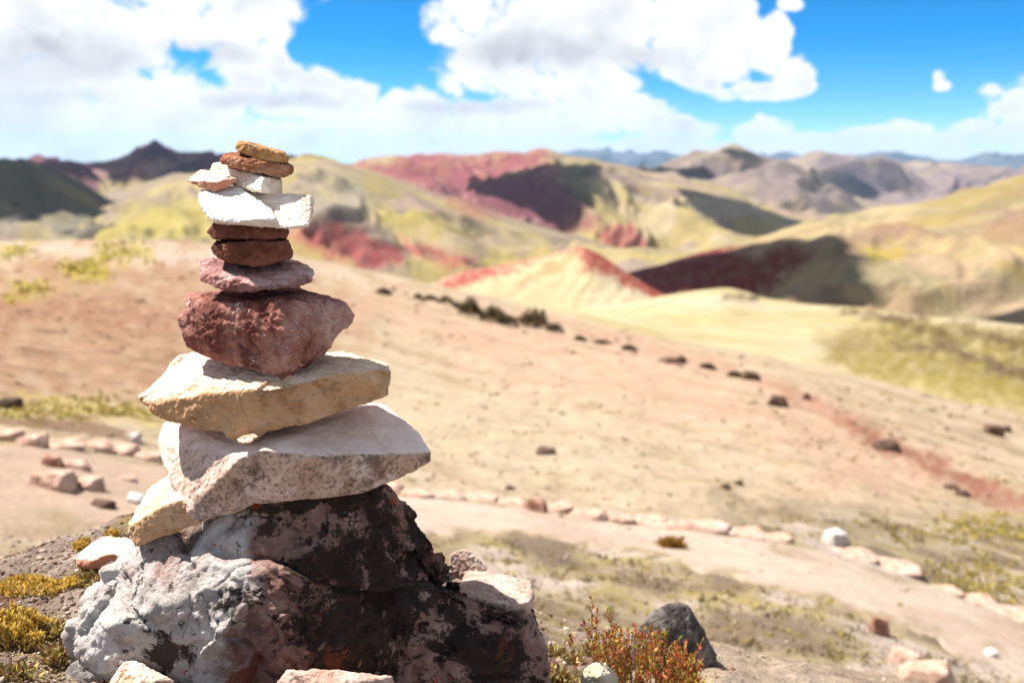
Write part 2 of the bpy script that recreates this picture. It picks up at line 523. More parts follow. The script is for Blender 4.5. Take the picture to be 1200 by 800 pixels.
# -- the knoll the cairn stands on
knoll_edge = [(-160, 684), (0, 662), (60, 645), (110, 622), (200, 600), (350, 620), (500, 672), (600, 722), (640, 742), (680, 760), (760, 792), (850, 826), (1000, 890), (1360, 1000)]
def knoll_dz(x, y, r, t):
    near = sst(r, 0.4, 0.9) * (1 - sst(r, 2.3, 4.5))
    return (fbm(x * 3.1, y * 3.1, 0, 4, 11) * 0.035 + fbm(x * 14, y * 14, 0, 3, 12) * 0.010) * near
def knoll_col(px, py, x, y, z, r, t):
    C = base(px, T(176, 152, 136))
    n = fbm(x * 4, y * 4, 0, 5, 21)
    C = lerp(C, T(216, 194, 178), sst(n, 0.0, 0.5))
    C = lerp(C, T(140, 88, 70), sst(-n, 0.1, 0.5) * 0.8)
    n2 = fbm(x * 5, y * 5, 3, 4, 23)
    C = lerp(C, T(170, 150, 70), sst(n2, 0.15, 0.45) * 0.55)
    C = lerp(C, T(222, 198, 172), sst(x, 0.05, 0.35) * 0.7)
    return C
soil_mat = terrain_mat('stony_soil', 22, 0.5, 0.9, 0.02, [((0.30, 0.27, 0.24), 160, 0.60, 0.70, 0.8), ((0.05, 0.035, 0.03), 110, 0.60, 0.72, 0.8)])
knoll = Sheet('knoll_ground', [
    dict(r=0.12, z=0.0), dict(r=1.15, z=[(-160, .16), (200, .14), (420, .10), (700, .03), (1000, -.10), (1360, -.2)]),
    dict(r=[(-160, 2.0), (110, 2.0), (350, 1.95), (620, 1.85), (850, 1.6), (1360, 1.5)], py=knoll_edge),
    dict(r=2.7, z=-0.55), dict(r=5.0, z=-2.2)], [60, 150, 40, 10], knoll_dz, knoll_col, soil_mat, nd=420, nc=60)

# -- the hillside with the path
path_far = [(-160, 500), (0, 514), (100, 524), (200, 541), (340, 561), (460, 575), (600, 589), (700, 603), (870, 624), (960, 641), (1060, 672), (1200, 724), (1360, 790)]
crest = [(-160, 286), (0, 284), (170, 281), (300, 292), (378, 306), (450, 322), (560, 345), (640, 365), (760, 393), (880, 415), (985, 437), (1080, 460), (1200, 487), (1360, 525)]
def hill_dz(x, y, r, t):
    a = 0.010 * r ** 0.85
    k = sst(r, 3.0, 5.0)
    flat = 1 - 0.6 * np.exp(-((r - 6.6) / 1.8) ** 2)
    z = fbm(x / (0.16 * r + .5), y / (0.16 * r + .5), 0, 3, 31) * a * 0.0
    z = z + fbm(x * .35, y * .35, 0, 4, 32) * 0.10 * sst(r, 3, 9) + fbm(x * 1.7, y * 1.7, 0, 4, 33) * 0.035
    z = z + fbm(x * .06, y * .06, 0, 4, 34) * 0.3 * sst(r, 12, 40) * (1 - sst(t, 5.5, 6.0) * .7)
    return z * k * flat
def hill_col(px, py, x, y, z, r, t):
    C = base(px, T(222, 198, 168))
    lr = np.log(np.maximum(r, 1))
    n = fbm(x * .22, y * .22, 0, 5, 41); nb = fbm(x * 1.3, y * 1.3, 0, 5, 42); ns = fbm((x + .5 * y) * .05, (y - .9 * x) * .30, 0, 5, 43, .6); er = fbm((x + .75 * y) * .55, (y - 1.1 * x) * .06, 0, 5, 47, .6)
    C = lerp(C, T(222, 194, 164), sst(n, -0.1, 0.4) * 0.8)                     # pinkish earth
    C = lerp(C, T(214, 188, 158), sst(ns, 0.0, 0.45) * 0.55)                   # dry grass streaks
    C = lerp(C, T(176, 146, 116), sst(er, 0.05, 0.4) * .55)
    C = lerp(C, T(184, 164, 118), sst(fbm(x * .5, y * .5, 8, 5, 48, .6), 0.05, 0.4) * .5)
    C = patch(C, px, py, [(-300, 295), (160, 290), (260, 300), (440, 345), (420, 420), (300, 480), (-300, 500)], T(190, 148, 116), 30, 50, .9, wl=120)
    C = patch(C, px, py, [(-300, 355), (60, 350), (220, 370), (220, 385), (60, 372), (-300, 380)], T(170, 118, 92), 10, 22, .75)
    C = patch(C, px, py, [(-300, 286), (120, 284), (330, 300), (430, 330), (300, 312), (100, 300), (-300, 302)], T(228, 204, 184), 6, 10, .8)
    for c in ([(72, 308), (120, 302), (128, 330), (78, 332)], [(112, 288), (172, 286), (176, 304), (125, 306)], [(10, 332), (58, 330), (60, 347), (12, 350)], [(0, 292), (40, 289), (36, 302), (2, 304)]):
        C = patch(C, px, py, c, T(196, 176, 62), 6, 14, .9, wl=22)
    C = patch(C, px, py, [(-300, 462), (80, 468), (200, 485), (190, 497), (60, 488), (-300, 484)], T(222, 200, 120), 8, 16, .85, wl=30)
    C = patch(C, px, py, [(440, 350), (640, 385), (840, 440), (1000, 500), (1150, 570), (1000, 560), (800, 490), (600, 430), (430, 380)], T(224, 182, 156), 25, 40, .75, wl=120)
    C = patch(C, px, py, [(470, 430), (620, 450), (760, 510), (800, 560), (620, 565), (500, 545), (440, 500)], T(222, 200, 170), 30, 50, .7, wl=90)
    C = patch(C, px, py, [(880, 441), (950, 467), (1060, 519), (1150, 558), (1230, 590), (1230, 612), (1140, 586), (1050, 532), (930, 470)], T(184, 126, 102), 6, 12, .95, wl=60)
    C = patch(C, px, py, [(560, 352), (760, 398), (900, 440), (1000, 490), (980, 496), (860, 440), (700, 396)], T(214, 166, 140), 5, 10, .7)
    C = patch(C, px, py, [(820, 575), (900, 590), (1010, 600), (1200, 660), (1350, 720), (1350, 790), (1200, 712), (1010, 640), (900, 615)], T(160, 140, 110), 12, 22, .9, wl=60)
    C = patch(C, px, py, [(1080, 612), (1350, 600), (1350, 660), (1200, 640)], T(206, 190, 112), 8, 18, .9, wl=30)
    C = patch(C, px, py, [(1060, 655), (1190, 690), (1260, 740), (1180, 715)], T(206, 194, 112), 8, 24, .6, wl=18)
    low = sst(py, 575, 640) * sst(px, 420, 620)                                # rough stony turf below the path
    sp = fbm(x * 2.6, y * 2.6, 0, 5, 44)
    Cl = base(px, T(190, 170, 138))
    Cl = lerp(Cl, T(190, 170, 108), sst(sp, -0.05, 0.3) * 0.7)
    Cl = lerp(Cl, T(140, 120, 104), sst(nb, 0.02, 0.35) * 0.8)
    Cl = lerp(Cl, T(226, 206, 192), sst(-nb, 0.1, 0.4) * 0.8)
    C = C * (1 - low[..., None]) + Cl * low[..., None]
    dk = fbm(x * .9, y * .9, 5, 4, 46)
    C = lerp(C, T(140, 104, 80), sst(dk, 0.28, 0.5) * sst(-px, -420, -200) * (1 - sst(r, 18, 60)) * 0.7)
    return C
hill_mat = terrain_mat('dry_hillside', 1.6, 0.22, 0.7, 0.10, [((0.16, 0.11, 0.075), 7, 0.60, 0.72, 0.5), ((0.5, 0.46, 0.4), 14, 0.68, 0.76, 0.5)])
hillside = Sheet('hillside', [
    dict(r=1.2, z=-1.3),
    dict(r=[(-160, 4.4), (600, 4.7), (900, 4.6), (1360, 5.5)], py=[(-160, 668), (0, 672), (300, 690), (600, 730), (900, 780), (1200, 830), (1360, 860)]),
    dict(r=[(-160, 7.6), (300, 8.2), (600, 8.4), (900, 8.2), (1360, 8.0)], py=path_far),
    dict(r=[(-160, 10), (600, 14), (900, 14), (1360, 13)], py=[(-160, 466), (0, 470), (300, 497), (600, 520), (900, 560), (1200, 636), (1360, 680)]),
    dict(r=[(-160, 20), (300, 24), (600, 28), (900, 24), (1360, 21)], py=[(-160, 398), (0, 400), (300, 420), (600, 440), (900, 482), (1200, 566), (1360, 600)]),
    dict(r=[(-160, 50), (300, 50), (600, 46), (900, 38), (1360, 33)], py=[(-160, 330), (0, 330), (300, 345), (600, 390), (900, 440), (1200, 520), (1360, 560)]),
    dict(r=[(-160, 110), (300, 100), (450, 85), (600, 70), (800, 60), (1000, 50), (1360, 45)], py=crest),
    dict(r=[(-160, 150), (600, 120), (1360, 85)], z=[(-160, -34), (600, -40), (1000, -40), (1360, -44)]), dict(r=[(-160, 190), (600, 160), (1360, 120)], z=[(-160, -75), (1360, -80)])], [8, 90, 90, 60, 60, 60, 30, 6], hill_dz, hill_col, hill_mat)

# -- valley pastures and the painted hills
def gully(sc, amp, seed, o=4, ridge=2.0):
    def f(x, y, r, t):
        fade = np.clip(t * 1.2, 0, 1)
        keep = 0.14 + 0.86 * sst(np.abs(t - ridge), 0.0, 0.45)          # the skyline keeps its shape
        az = np.arctan2(x, y); rm = r.mean()
        wx = fbm(x / sc * .5, y / sc * .5, 0, 3, seed + 3) * 1.1
        spur = fbm(az * rm / sc * 0.9 + wx, r / (sc * 4.5) + wx * .3, 0, o, seed, 0.48, True)
        side = fbm(az * rm / sc * 2.6 + wx * 2 + r / sc * .8, r / (sc * 2.2), 3.3, 3, seed + 31, 0.5, True)
        iso = fbm(x / sc * 1.1, y / sc * 1.1, 0, o, seed + 50, 0.45)
        return (spur * 0.85 + side * 0.22 + iso * 0.6) * amp * fade * keep
    return f
def mixcol(px, x, y, sc, cols, seed):
    C = base(px, cols[0])
    for k, c in enumerate(cols[1:]):
        n = fbm(x / sc * (1 + .3 * k), y / sc * (1 + .3 * k), k * 3.1, 5, seed + 9 * k, .58)
        C = lerp(C, c, sst(n, 0.0, 0.35) * 0.8)
    return C
def mt(name, sc, amt=0.22, bump=0.5): return terrain_mat(name, 1.0 / sc, amt, bump, sc * 0.25)

def valley_col(px, py, x, y, z, r, t):
    C = mixcol(px, x, y, 45, [T(230, 210, 166), T(232, 212, 180), T(216, 196, 138)], 61)
    C = patch(C, px, py, [(960, 395), (1040, 380), (1350, 420), (1350, 520), (1200, 485), (1000, 438)], T(172, 152, 78), 14, 20, .9, wl=60)
    C = patch(C, px, py, [(985, 365), (1100, 378), (1350, 400), (1350, 425), (1200, 412), (1040, 388)], T(128, 106, 66), 8, 18, 1, wl=50)
    C = patch(C, px, py, [(1050, 400), (1120, 412), (1350, 470), (1350, 490), (1160, 432)], T(120, 94, 72), 6, 12, 1, wl=40)
    C = patch(C, px, py, [(950, 395), (1010, 388), (1040, 410), (980, 420)], T(170, 146, 96), 8, 14, .7, wl=30)
    C = patch(C, px, py, [(850, 345), (890, 348), (885, 353), (845, 350)], T(90, 74, 60), 3, 4, .9)
    C = patch(C, px, py, [(360, 312), (480, 322), (600, 352), (720, 388), (600, 372), (450, 335)], T(226, 204, 168), 8, 14, .7)
    C = patch(C, px, py, [(720, 375), (880, 365), (960, 380), (940, 420), (820, 405)], T(226, 208, 160), 14, 20, .6, wl=60)
    return C
Sheet('valley_ground', [
    dict(r=95, z=-60),
    dict(r=[(-160, 150), (1360, 100)], py=[(-160, 330), (0, 330), (300, 335), (378, 345), (450, 350), (600, 380), (760, 425), (880, 448), (985, 470), (1080, 495), (1360, 570)]),
    dict(r=[(-160, 260), (1360, 210)], py=[(-160, 310), (300, 315), (500, 345), (640, 372), (760, 378), (900, 388), (1100, 410), (1360, 450)]),
    dict(r=[(-160, 380), (700, 360), (1360, 360)], py=[(-160, 302), (300, 308), (420, 318), (500, 336), (560, 352), (640, 364), (720, 358), (780, 347), (850, 338), (900, 349), (1000, 358), (1100, 372), (1200, 382), (1360, 400)]),
    dict(r=560, z=-110), dict(r=6000, z=-380), dict(r=24000, z=-900)], [6, 60, 60, 40, 20, 20], lambda x, y, r, t: (fbm(x / 70, y / 70, 0, 4, 62) * 1.6 + fbm(x / 18, y / 18, 0, 3, 63) * .25) * np.clip(t, 0, 1), valley_col, mt('pasture', 9), nd=420)

def red_hill_col(px, py, x, y, z, r, t):
    C = mixcol(px, x, y, 40, [T(232, 212, 168), T(234, 216, 182)], 71)
    C = patch(C, px, py, [(684, 286), (800, 340), (812, 362), (760, 350), (700, 318), (680, 312)], T(190, 84, 74), 4, 8, 1, wl=30)
    C = patch(C, px, py, [(530, 318), (600, 300), (684, 284), (688, 294), (640, 305), (560, 330), (530, 335)], T(206, 124, 104), 5, 10, .85, wl=30)
    C = patch(C, px, py, [(505, 330), (540, 318), (590, 308), (570, 325), (520, 342)], T(192, 98, 90), 4, 8, .9, wl=30)
    C = patch(C, px, py, [(600, 335), (650, 306), (680, 296), (668, 308), (630, 330)], T(196, 160, 100), 4, 8, .7, wl=30)
    return C
def plate(name, ridge, rr, basec, rb, dz, colour, mat, back=0.25, half=55, segs=(6, 80, 40, 8), nd=560, mid=None, drop=None):
    rl = rr if not isinstance(rr, (int, float)) else [(-160, rr), (1360, rr)]
    bl = rb if not isinstance(rb, (int, float)) else [(-160, rb), (1360, rb)]
    under = [(p, v * .8) for p, v in bl]
    rows = [dict(r=under, z=drop if drop is not None else -bl[0][1] * .22), dict(r=bl, py=basec)]
    sg = list(segs)
    if mid:
        rows.append(mid); sg = [sg[0], sg[1] // 2, sg[1] // 2] + sg[2:]
    rows += [dict(r=rl, py=ridge), dict(r=[(p, v * (1 + back)) for p, v in rl], py=[(p, v + 25) for p, v in ridge]), dict(r=[(p, v * (1.3 + back)) for p, v in rl], py=[(p, v + 90) for p, v in ridge])]
    return Sheet(name, rows, sg, dz, colour, mat, half=half, nd=nd, nc=40)
plate('red_hill', [(-160, 420), (380, 380), (430, 352), (500, 335), (540, 319), (600, 308), (650, 297), (685, 290), (700, 297), (730, 317), (775, 344), (800, 356), (860, 385), (1360, 460)],
      [(-160, 470), (640, 470), (1360, 420)], [(-160, 440), (400, 400), (560, 366), (640, 374), (720, 372), (800, 368), (1360, 480)], 400,
      gully(40, 1.7, 72), red_hill_col, mt('red_strata', 8), back=.08)

def right_hill_col(px, py, x, y, z, r, t):
    C = mixcol(px, x, y, 90, [T(212, 186, 136), T(204, 176, 146), T(190, 166, 104), T(168, 138, 116), T(186, 172, 130)], 81)
    st = fbm(x / 150 + y / 110, y / 500 - x / 700, 0, 5, 83)
    C = lerp(C, T(176, 142, 116), sst(st, -0.02, 0.25) * .75)
    C = lerp(C, T(168, 158, 120), sst(fbm(x / 60 + y / 60, y / 300 - x / 300, 3, 5, 84), 0.05, 0.3) * .5)
    C = patch(C, px, py, [(720, 300), (860, 285), (960, 285), (930, 318), (900, 345), (760, 352)], T(146, 62, 58), 6, 10, 1, wl=40)
    C = patch(C, px, py, [(1010, 292), (1050, 285), (1060, 305), (1020, 310)], T(200, 176, 70), 5, 10, .8, wl=30)
    C = patch(C, px, py, [(1090, 235), (1200, 205), (1350, 180), (1350, 230), (1200, 225), (1130, 250)], T(184, 162, 96), 8, 14, .7, wl=40)
    C = patch(C, px, py, [(860, 292), (1000, 255), (1080, 236), (1060, 250), (950, 285), (890, 300)], T(226, 204, 154), 8, 14, .7)
    return C
right_hill = plate('right_hill', [(-160, 420), (640, 360), (720, 325), (760, 314), (800, 304), (860, 291), (960, 262), (1040, 245), (1090, 236), (1140, 222), (1200, 208), (1360, 170)],
      [(-160, 640), (740, 720), (1360, 1000)], [(-160, 460), (700, 372), (780, 352), (900, 352), (990, 356), (1100, 374), (1200, 386), (1360, 410)], [(-160, 500), (1360, 500)],
      gully(110, 12, 82), right_hill_col, mt('ochre_slope', 14))

def mid_hill_col(px, py, x, y, z, r, t):
    C = mixcol(px, x, y, 160, [T(208, 188, 134), T(212, 190, 156), T(182, 164, 128), T(176, 152, 144), T(196, 176, 104)], 91)
    st = fbm(x / 120 + y / 260, y / 900, 0, 5, 93)
    C = lerp(C, T(168, 152, 140), sst(st, -0.05, 0.3) * .65)
    C = patch(C, px, py, [(340, 262), (390, 258), (430, 272), (470, 300), (460, 314), (400, 306), (340, 285)], T(190, 98, 98), 6, 12, .95, wl=40)
    C = patch(C, px, py, [(470, 280), (500, 286), (545, 300), (552, 310), (520, 312), (480, 296)], T(190, 104, 98), 5, 10, .9, wl=30)
    C = patch(C, px, py, [(480, 205), (560, 222), (620, 240), (560, 252), (510, 232)], T(196, 110, 104), 6, 10, .6, wl=40)
    C = patch(C, px, py, [(395, 228), (425, 215), (418, 240), (400, 255)], T(130, 124, 120), 4, 8, .6, wl=20)
    C = patch(C, px, py, [(-200, 250), (60, 252), (130, 262), (80, 285), (-200, 296)], T(170, 160, 150), 8, 16, .6, wl=40)
    C = patch(C, px, py, [(60, 262), (200, 240), (250, 235), (250, 290), (120, 285)], T(206, 188, 100), 8, 16, .7, wl=40)
    C = patch(C, px, py, [(360, 190), (400, 190), (440, 240), (400, 262), (360, 240)], T(190, 178, 158), 8, 18, .6, wl=40)
    return C
mid_hill = plate('mid_hill', [(-160, 262), (0, 252), (60, 242), (130, 229), (180, 214), (240, 205), (300, 196), (350, 190), (385, 188), (420, 197), (470, 215), (540, 236), (600, 258), (660, 276), (700, 287), (760, 302), (820, 318), (1360, 420)],
      1500, [(-160, 312), (0, 310), (240, 320), (400, 330), (500, 342), (600, 352), (800, 360), (1360, 440)], 620, gully(190, 21, 92), mid_hill_col, mt('yellow_slope', 30), drop=-130)

def dark_hill_col(px, py, x, y, z, r, t):
    C = mixcol(px, x, y, 120, [T(150, 142, 124), T(170, 156, 120), T(130, 126, 120)], 101)
    return patch(C, px, py, [(-200, 245), (40, 255), (90, 270), (60, 300), (-200, 300)], T(176, 168, 160), 8, 14, .7, wl=30)
dark_hill = plate('dark_hill', [(-160, 215), (-60, 200), (0, 191), (35, 189), (60, 196), (90, 209), (130, 233), (160, 247), (200, 264), (260, 290), (400, 330), (1360, 460)],
      1250, [(-160, 306), (0, 306), (150, 312), (300, 330), (1360, 480)], 760, gully(120, 22, 102), dark_hill_col, mt('dark_slope', 24), drop=-150)

def purple_col(px, py, x, y, z, r, t):
    C = mixcol(px, x, y, 320, [T(136, 88, 106), T(156, 104, 112), T(116, 92, 116), T(180, 140, 130)], 111)
    C = patch(C, px, py, [(150, 200), (190, 186), (215, 190), (180, 210)], T(196, 160, 150), 5, 10, .8, wl=30)
    C = patch(C, px, py, [(120, 215), (250, 205), (260, 240), (100, 240)], T(206, 190, 130), 5, 12, .8, wl=30)
    return C
purple = plate('purple_ridge', [(-160, 200), (0, 196), (60, 193), (120, 187), (150, 180), (168, 175), (183, 169), (196, 176), (212, 181), (245, 181), (270, 188), (300, 187), (350, 184), (366, 191), (400, 204), (500, 240), (1360, 400)],
      3300, [(-160, 262), (200, 262), (1360, 440)], 2100, gully(300, 60, 112), purple_col, mt('purple_rock', 60), drop=-420)

def rose_col(px, py, x, y, z, r, t):
    C = mixcol(px, x, y, 260, [T(212, 192, 150), T(214, 194, 166), T(190, 166, 132), T(180, 150, 144), T(200, 180, 116)], 121)
    C = patch(C, px, py, [(405, 196), (440, 184), (520, 176), (640, 178), (655, 200), (600, 205), (640, 235), (700, 265), (640, 268), (560, 246), (500, 224), (450, 205)], T(180, 104, 110), 7, 14, .95, wl=40)
    C = patch(C, px, py, [(500, 222), (580, 214), (640, 196), (690, 240), (660, 280), (600, 250), (540, 240)], T(150, 92, 104), 6, 12, .9, wl=40)
    C = patch(C, px, py, [(695, 272), (735, 262), (762, 285), (745, 300), (710, 292)], T(192, 104, 100), 4, 10, .9, wl=30)
    C = patch(C, px, py, [(652, 262), (690, 250), (700, 262), (668, 275)], T(186, 120, 118), 4, 8, .8, wl=30)
    C = patch(C, px, py, [(655, 186), (700, 188), (690, 236), (672, 232)], T(150, 140, 110), 5, 10, .8, wl=30)
    return C
rose = plate('rose_ridge', [(-160, 300), (300, 230), (385, 207), (425, 191), (450, 186), (500, 184), (515, 181), (560, 185), (600, 184), (640, 181), (662, 188), (690, 187), (720, 195), (760, 206), (800, 214), (850, 228), (900, 245), (960, 263), (1000, 276), (1360, 340)],
      2600, [(-160, 340), (400, 285), (500, 290), (650, 312), (760, 325), (900, 325), (1360, 380)], 1700, gully(290, 44, 122), rose_col, mt('rose_slope', 50), drop=-420)

def far_col(px, py, x, y, z, r, t):
    C = mixcol(px, x, y, 600, [T(196, 178, 148), T(190, 162, 146), T(176, 156, 126), T(160, 140, 140)], 131)
    C = patch(C, px, py, [(745, 200), (830, 198), (835, 208), (760, 208)], T(120, 84, 100), 3, 5, .7, wl=20)
    return C
def bare(seed, cols=(T(178, 156, 148), T(160, 138, 142), T(190, 170, 146), T(146, 128, 136))):
    def f(px, py, x, y, z, r, t): return mixcol(px, x, y, r.mean() * .12, cols, seed)
    return f
far_hill = plate('far_hill', [(-160, 300), (560, 260), (700, 216), (760, 203), (800, 191), (840, 182), (862, 177), (885, 186), (910, 194), (940, 204), (970, 219), (1000, 236), (1040, 251), (1100, 266), (1360, 320)],
      4500, [(-160, 340), (700, 275), (1360, 340)], 3000, gully(420, 85, 132), far_col, mt('far_slope', 80), drop=-700)
far_ridge = plate('far_ridge', [(-160, 260), (700, 222), (860, 206), (900, 197), (945, 191), (960, 188), (985, 193), (1010, 192), (1040, 190), (1080, 199), (1120, 204), (1170, 206), (1200, 208), (1360, 214)],
      7500, [(-160, 280), (860, 250), (1360, 252)], 5200, gully(650, 130, 142), bare(143), mt('far_rock', 150), drop=-900)
plate('distant_range', [(-160, 192), (0, 196), (300, 196), (560, 194), (610, 190), (650, 183), (690, 176), (720, 179), (760, 184), (800, 186), (830, 183), (880, 188), (920, 186), (960, 187), (1000, 185), (1045, 181), (1075, 186), (1110, 187), (1150, 183), (1200, 185), (1360, 186)],
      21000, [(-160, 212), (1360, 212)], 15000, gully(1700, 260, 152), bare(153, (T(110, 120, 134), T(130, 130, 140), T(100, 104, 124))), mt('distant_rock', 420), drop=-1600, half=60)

# -- air: pale haze over the valleys
def haze_box():
    me = bpy.data.meshes.new('haze')
    bm = bmesh.new(); bmesh.ops.create_cube(bm, size=1.0)
    lo, hi = Vector((-36000, -36000, -2200)), Vector((36000, 36000, 600))
    for v in bm.verts: v.co = Vector([lo[i] + (v.co[i] + .5) * (hi[i] - lo[i]) for i in range(3)])
    bm.to_mesh(me); bm.free()
    m = bpy.data.materials.new('haze'); m.use_nodes = True
    nt = m.node_tree; nt.nodes.clear()
    v = nt.nodes.new('ShaderNodeVolumePrincipled'); v.inputs['Color'].default_value = (0.45, 0.72, 1.0, 1)
    v.inputs['Density'].default_value = 2.2e-5
    v.inputs['Anisotropy'].default_value = 0.1
    o = nt.nodes.new('ShaderNodeOutputMaterial'); nt.links.new(v.outputs[0], o.inputs['Volume'])
    tag(link('haze', me, m), kind='stuff')
haze_box()

# ------------------------------------------------------------------ stones
def hull_np(points):
    bm = bmesh.new()
    for p in points: bm.verts.new(p)
    r = bmesh.ops.convex_hull(bm, input=bm.verts)
    bmesh.ops.delete(bm, geom=list({g for g in r['geom_interior'] + r['geom_unused'] if isinstance(g, bmesh.types.BMVert) and g.is_valid}), context='VERTS')
    bmesh.ops.triangulate(bm, faces=bm.faces)
    bmesh.ops.recalc_face_normals(bm, faces=bm.faces)
    return bm
def remeshed(hulls, voxel):
    """several convex pieces fused into one closed surface; returns vertices and faces"""
    me = bpy.data.meshes.new('tmp')
    bm = bmesh.new()
    for h in hulls:
        b = hull_np(h); t = bpy.data.meshes.new('t'); b.to_mesh(t); b.free(); bm.from_mesh(t); bpy.data.meshes.remove(t)
    bm.to_mesh(me); bm.free()
    o = bpy.data.objects.new('tmp', me); COL.objects.link(o)
    md = o.modifiers.new('r', 'REMESH'); md.mode = 'VOXEL'; md.voxel_size = voxel
    dg = bpy.context.evaluated_depsgraph_get(); ev = o.evaluated_get(dg); m2 = ev.to_mesh()
    V = np.empty(len(m2.vertices) * 3, np.float32); m2.vertices.foreach_get('co', V); V = V.reshape(-1, 3).astype(float)
    Fc = np.empty(len(m2.polygons) * 4, np.int32); m2.loops.foreach_get('vertex_index', Fc); Fc = Fc.reshape(-1, 4)
    ev.to_mesh_clear(); bpy.data.objects.remove(o); bpy.data.meshes.remove(me)
    return V, Fc
def vnormals(V, Fc):
    n = np.cross(V[Fc[:, 2]] - V[Fc[:, 0]], V[Fc[:, 3]] - V[Fc[:, 1]])
    vn = np.zeros_like(V)
    for k in range(4): np.add.at(vn, Fc[:, k], n)
    return vn / (np.linalg.norm(vn, axis=1, keepdims=True) + 1e-12)
def smooth_np(V, Fc, it=1, k=0.5):
    for _ in range(it):
        s = np.zeros_like(V); c = np.zeros(len(V))
        for a in range(4):
            b = (a + 1) % 4
            np.add.at(s, Fc[:, a], V[Fc[:, b]]); np.add.at(c, Fc[:, a], 1)
            np.add.at(s, Fc[:, b], V[Fc[:, a]]); np.add.at(c, Fc[:, b], 1)
        V = V * (1 - k) + k * s / c[:, None]
    return V
def erode(V, Fc, size, seed, chips=10, rough=1.0, strata=0.0, fine=1.0, crag=0.0):
    rng = np.random.default_rng(seed)
    c = V.mean(0)
    ext = (V.max(0) - V.min(0)) / 2
    for _ in range(chips):                   # flakes knocked off corners and edges
        n = rng.normal(size=3); n /= np.linalg.norm(n)
        n = n / (ext / ext.max()) ** .6; n /= np.linalg.norm(n)
        d = (V - c) @ n; h = d.max() - size * rng.uniform(0.004, 0.018)
        V = V - np.maximum(0, d - h)[:, None] * n * 0.96
    s0 = seed * 13 % 997
    vn = vnormals(V, Fc)
    q = V / size
    def facets(K, amp, seed2):                    # broken surface: small tilted planes meeting in steps
        rg = np.random.default_rng(seed2)
        S = V[rg.integers(0, len(V), K)]
        g = rg.normal(size=(K, 3)); g /= np.linalg.norm(g, axis=1, keepdims=True)
        o = rg.uniform(-1, 1, K)
        Q = V + np.stack([pn(q[:, 0] * 5, q[:, 1] * 5, q[:, 2] * 5, seed2 % 50 + k) for k in range(3)], 1) * size * .06
        best = np.full(len(V), 1e9); idx = np.zeros(len(V), int)
        for k in range(K):
            dd = ((Q - S[k]) ** 2 * (1, 1, 1.6)).sum(1)
            m = dd < best; best[m] = dd[m]; idx[m] = k
        rad = size / math.sqrt(K)
        t = ((V - S[idx]) * g[idx]).sum(1) / rad
        return (np.clip(t, -1, 1) * .6 + o[idx] * .35) * amp * size
    V = V + vn * (facets(26, .011 * rough, s0 + 1) + facets(120, .0042 * rough, s0 + 2))[:, None]
    V = smooth_np(V, Fc, 1, .35)
    vn = vnormals(V, Fc); q = V / size
    d = fbm(q[:, 0] * 2.3, q[:, 1] * 2.3, q[:, 2] * 2.3, 3, s0) * 0.010 * size * rough
    w = pn(q[:, 0] * 3, q[:, 1] * 3, q[:, 2] * 3, s0 + 4) * .25
    e = fbm(q[:, 0] * 7 + w, q[:, 1] * 7 + w, q[:, 2] * 9, 4, s0 + 7, 0.55)
    d += np.where(e > 0.05, e - .05, (e - .05) * 0.3) * 0.012 * size * rough    # chipped, one-sided relief
    d += fbm(V[:, 0] * 170, V[:, 1] * 170, V[:, 2] * 190, 3, s0 + 9, 0.6) * 0.0016 * fine
    if crag:                                     # joints split the rock, weathered ledges stand out between them
        w2 = fbm(q[:, 0] * 2.5, q[:, 1] * 2.5, q[:, 2] * 2.5, 3, s0 + 40) * .7
        for kk, (fx, fy, fz, am, wd) in enumerate(((2.6, 1.5, 1.2, 1.0, .045), (1.3, 2.0, 3.4, .8, .04), (5.5, 4.0, 4.5, .5, .05))):
            c1 = pn(q[:, 0] * fx + w2, q[:, 1] * fy + w2, q[:, 2] * fz - w2, s0 + 50 + kk)
            d -= np.exp(-(c1 / wd) ** 2) * am * crag * .02 * size
            d += np.where(c1 > 0, 1, -.3) * crag * am * .008 * size * np.clip(np.abs(c1) * 8, 0, 1)
    if strata:
        side = 1 - np.abs(vn[:, 2]) ** 2
        zz = V[:, 2] / size * 30 + fbm(q[:, 0] * 2, q[:, 1] * 2, q[:, 2] * 2, 2, s0 + 21) * 4
        d += side * strata * 0.012 * size * np.sin(zz * 2) * (0.5 + pn(q[:, 0] * 5, q[:, 1] * 5, q[:, 2] * 5, s0 + 22))
    return V + vn * d[:, None]
DS = 0.0012
def cage(points, Y0=1.40):
    return [Vector(pt(px, py, Y0 + d * DS)) for px, py, d in points]
def stone(name, label, cat, mat, hulls, voxel=0.0022, seed=1, chips=8, rough=1.0, strata=0.0, fine=1.0, Y0=1.40, group=None, sm=1, crag=0.0):
    V, Fc = remeshed([cage(h, Y0) for h in hulls], voxel)
    V = smooth_np(V, Fc, sm)
    size = float((V.max(0) - V.min(0)).max())
    V = erode(V, Fc, size, seed, chips, rough, strata, fine, crag)
    loc = Vector((*(V.max(0) + V.min(0))[:2] / 2, V[:, 2].min()))
    me = mesh_np(name, V - np.array(loc), Fc)
    return tag(link(name, me, mat, loc=loc), label, cat, group)

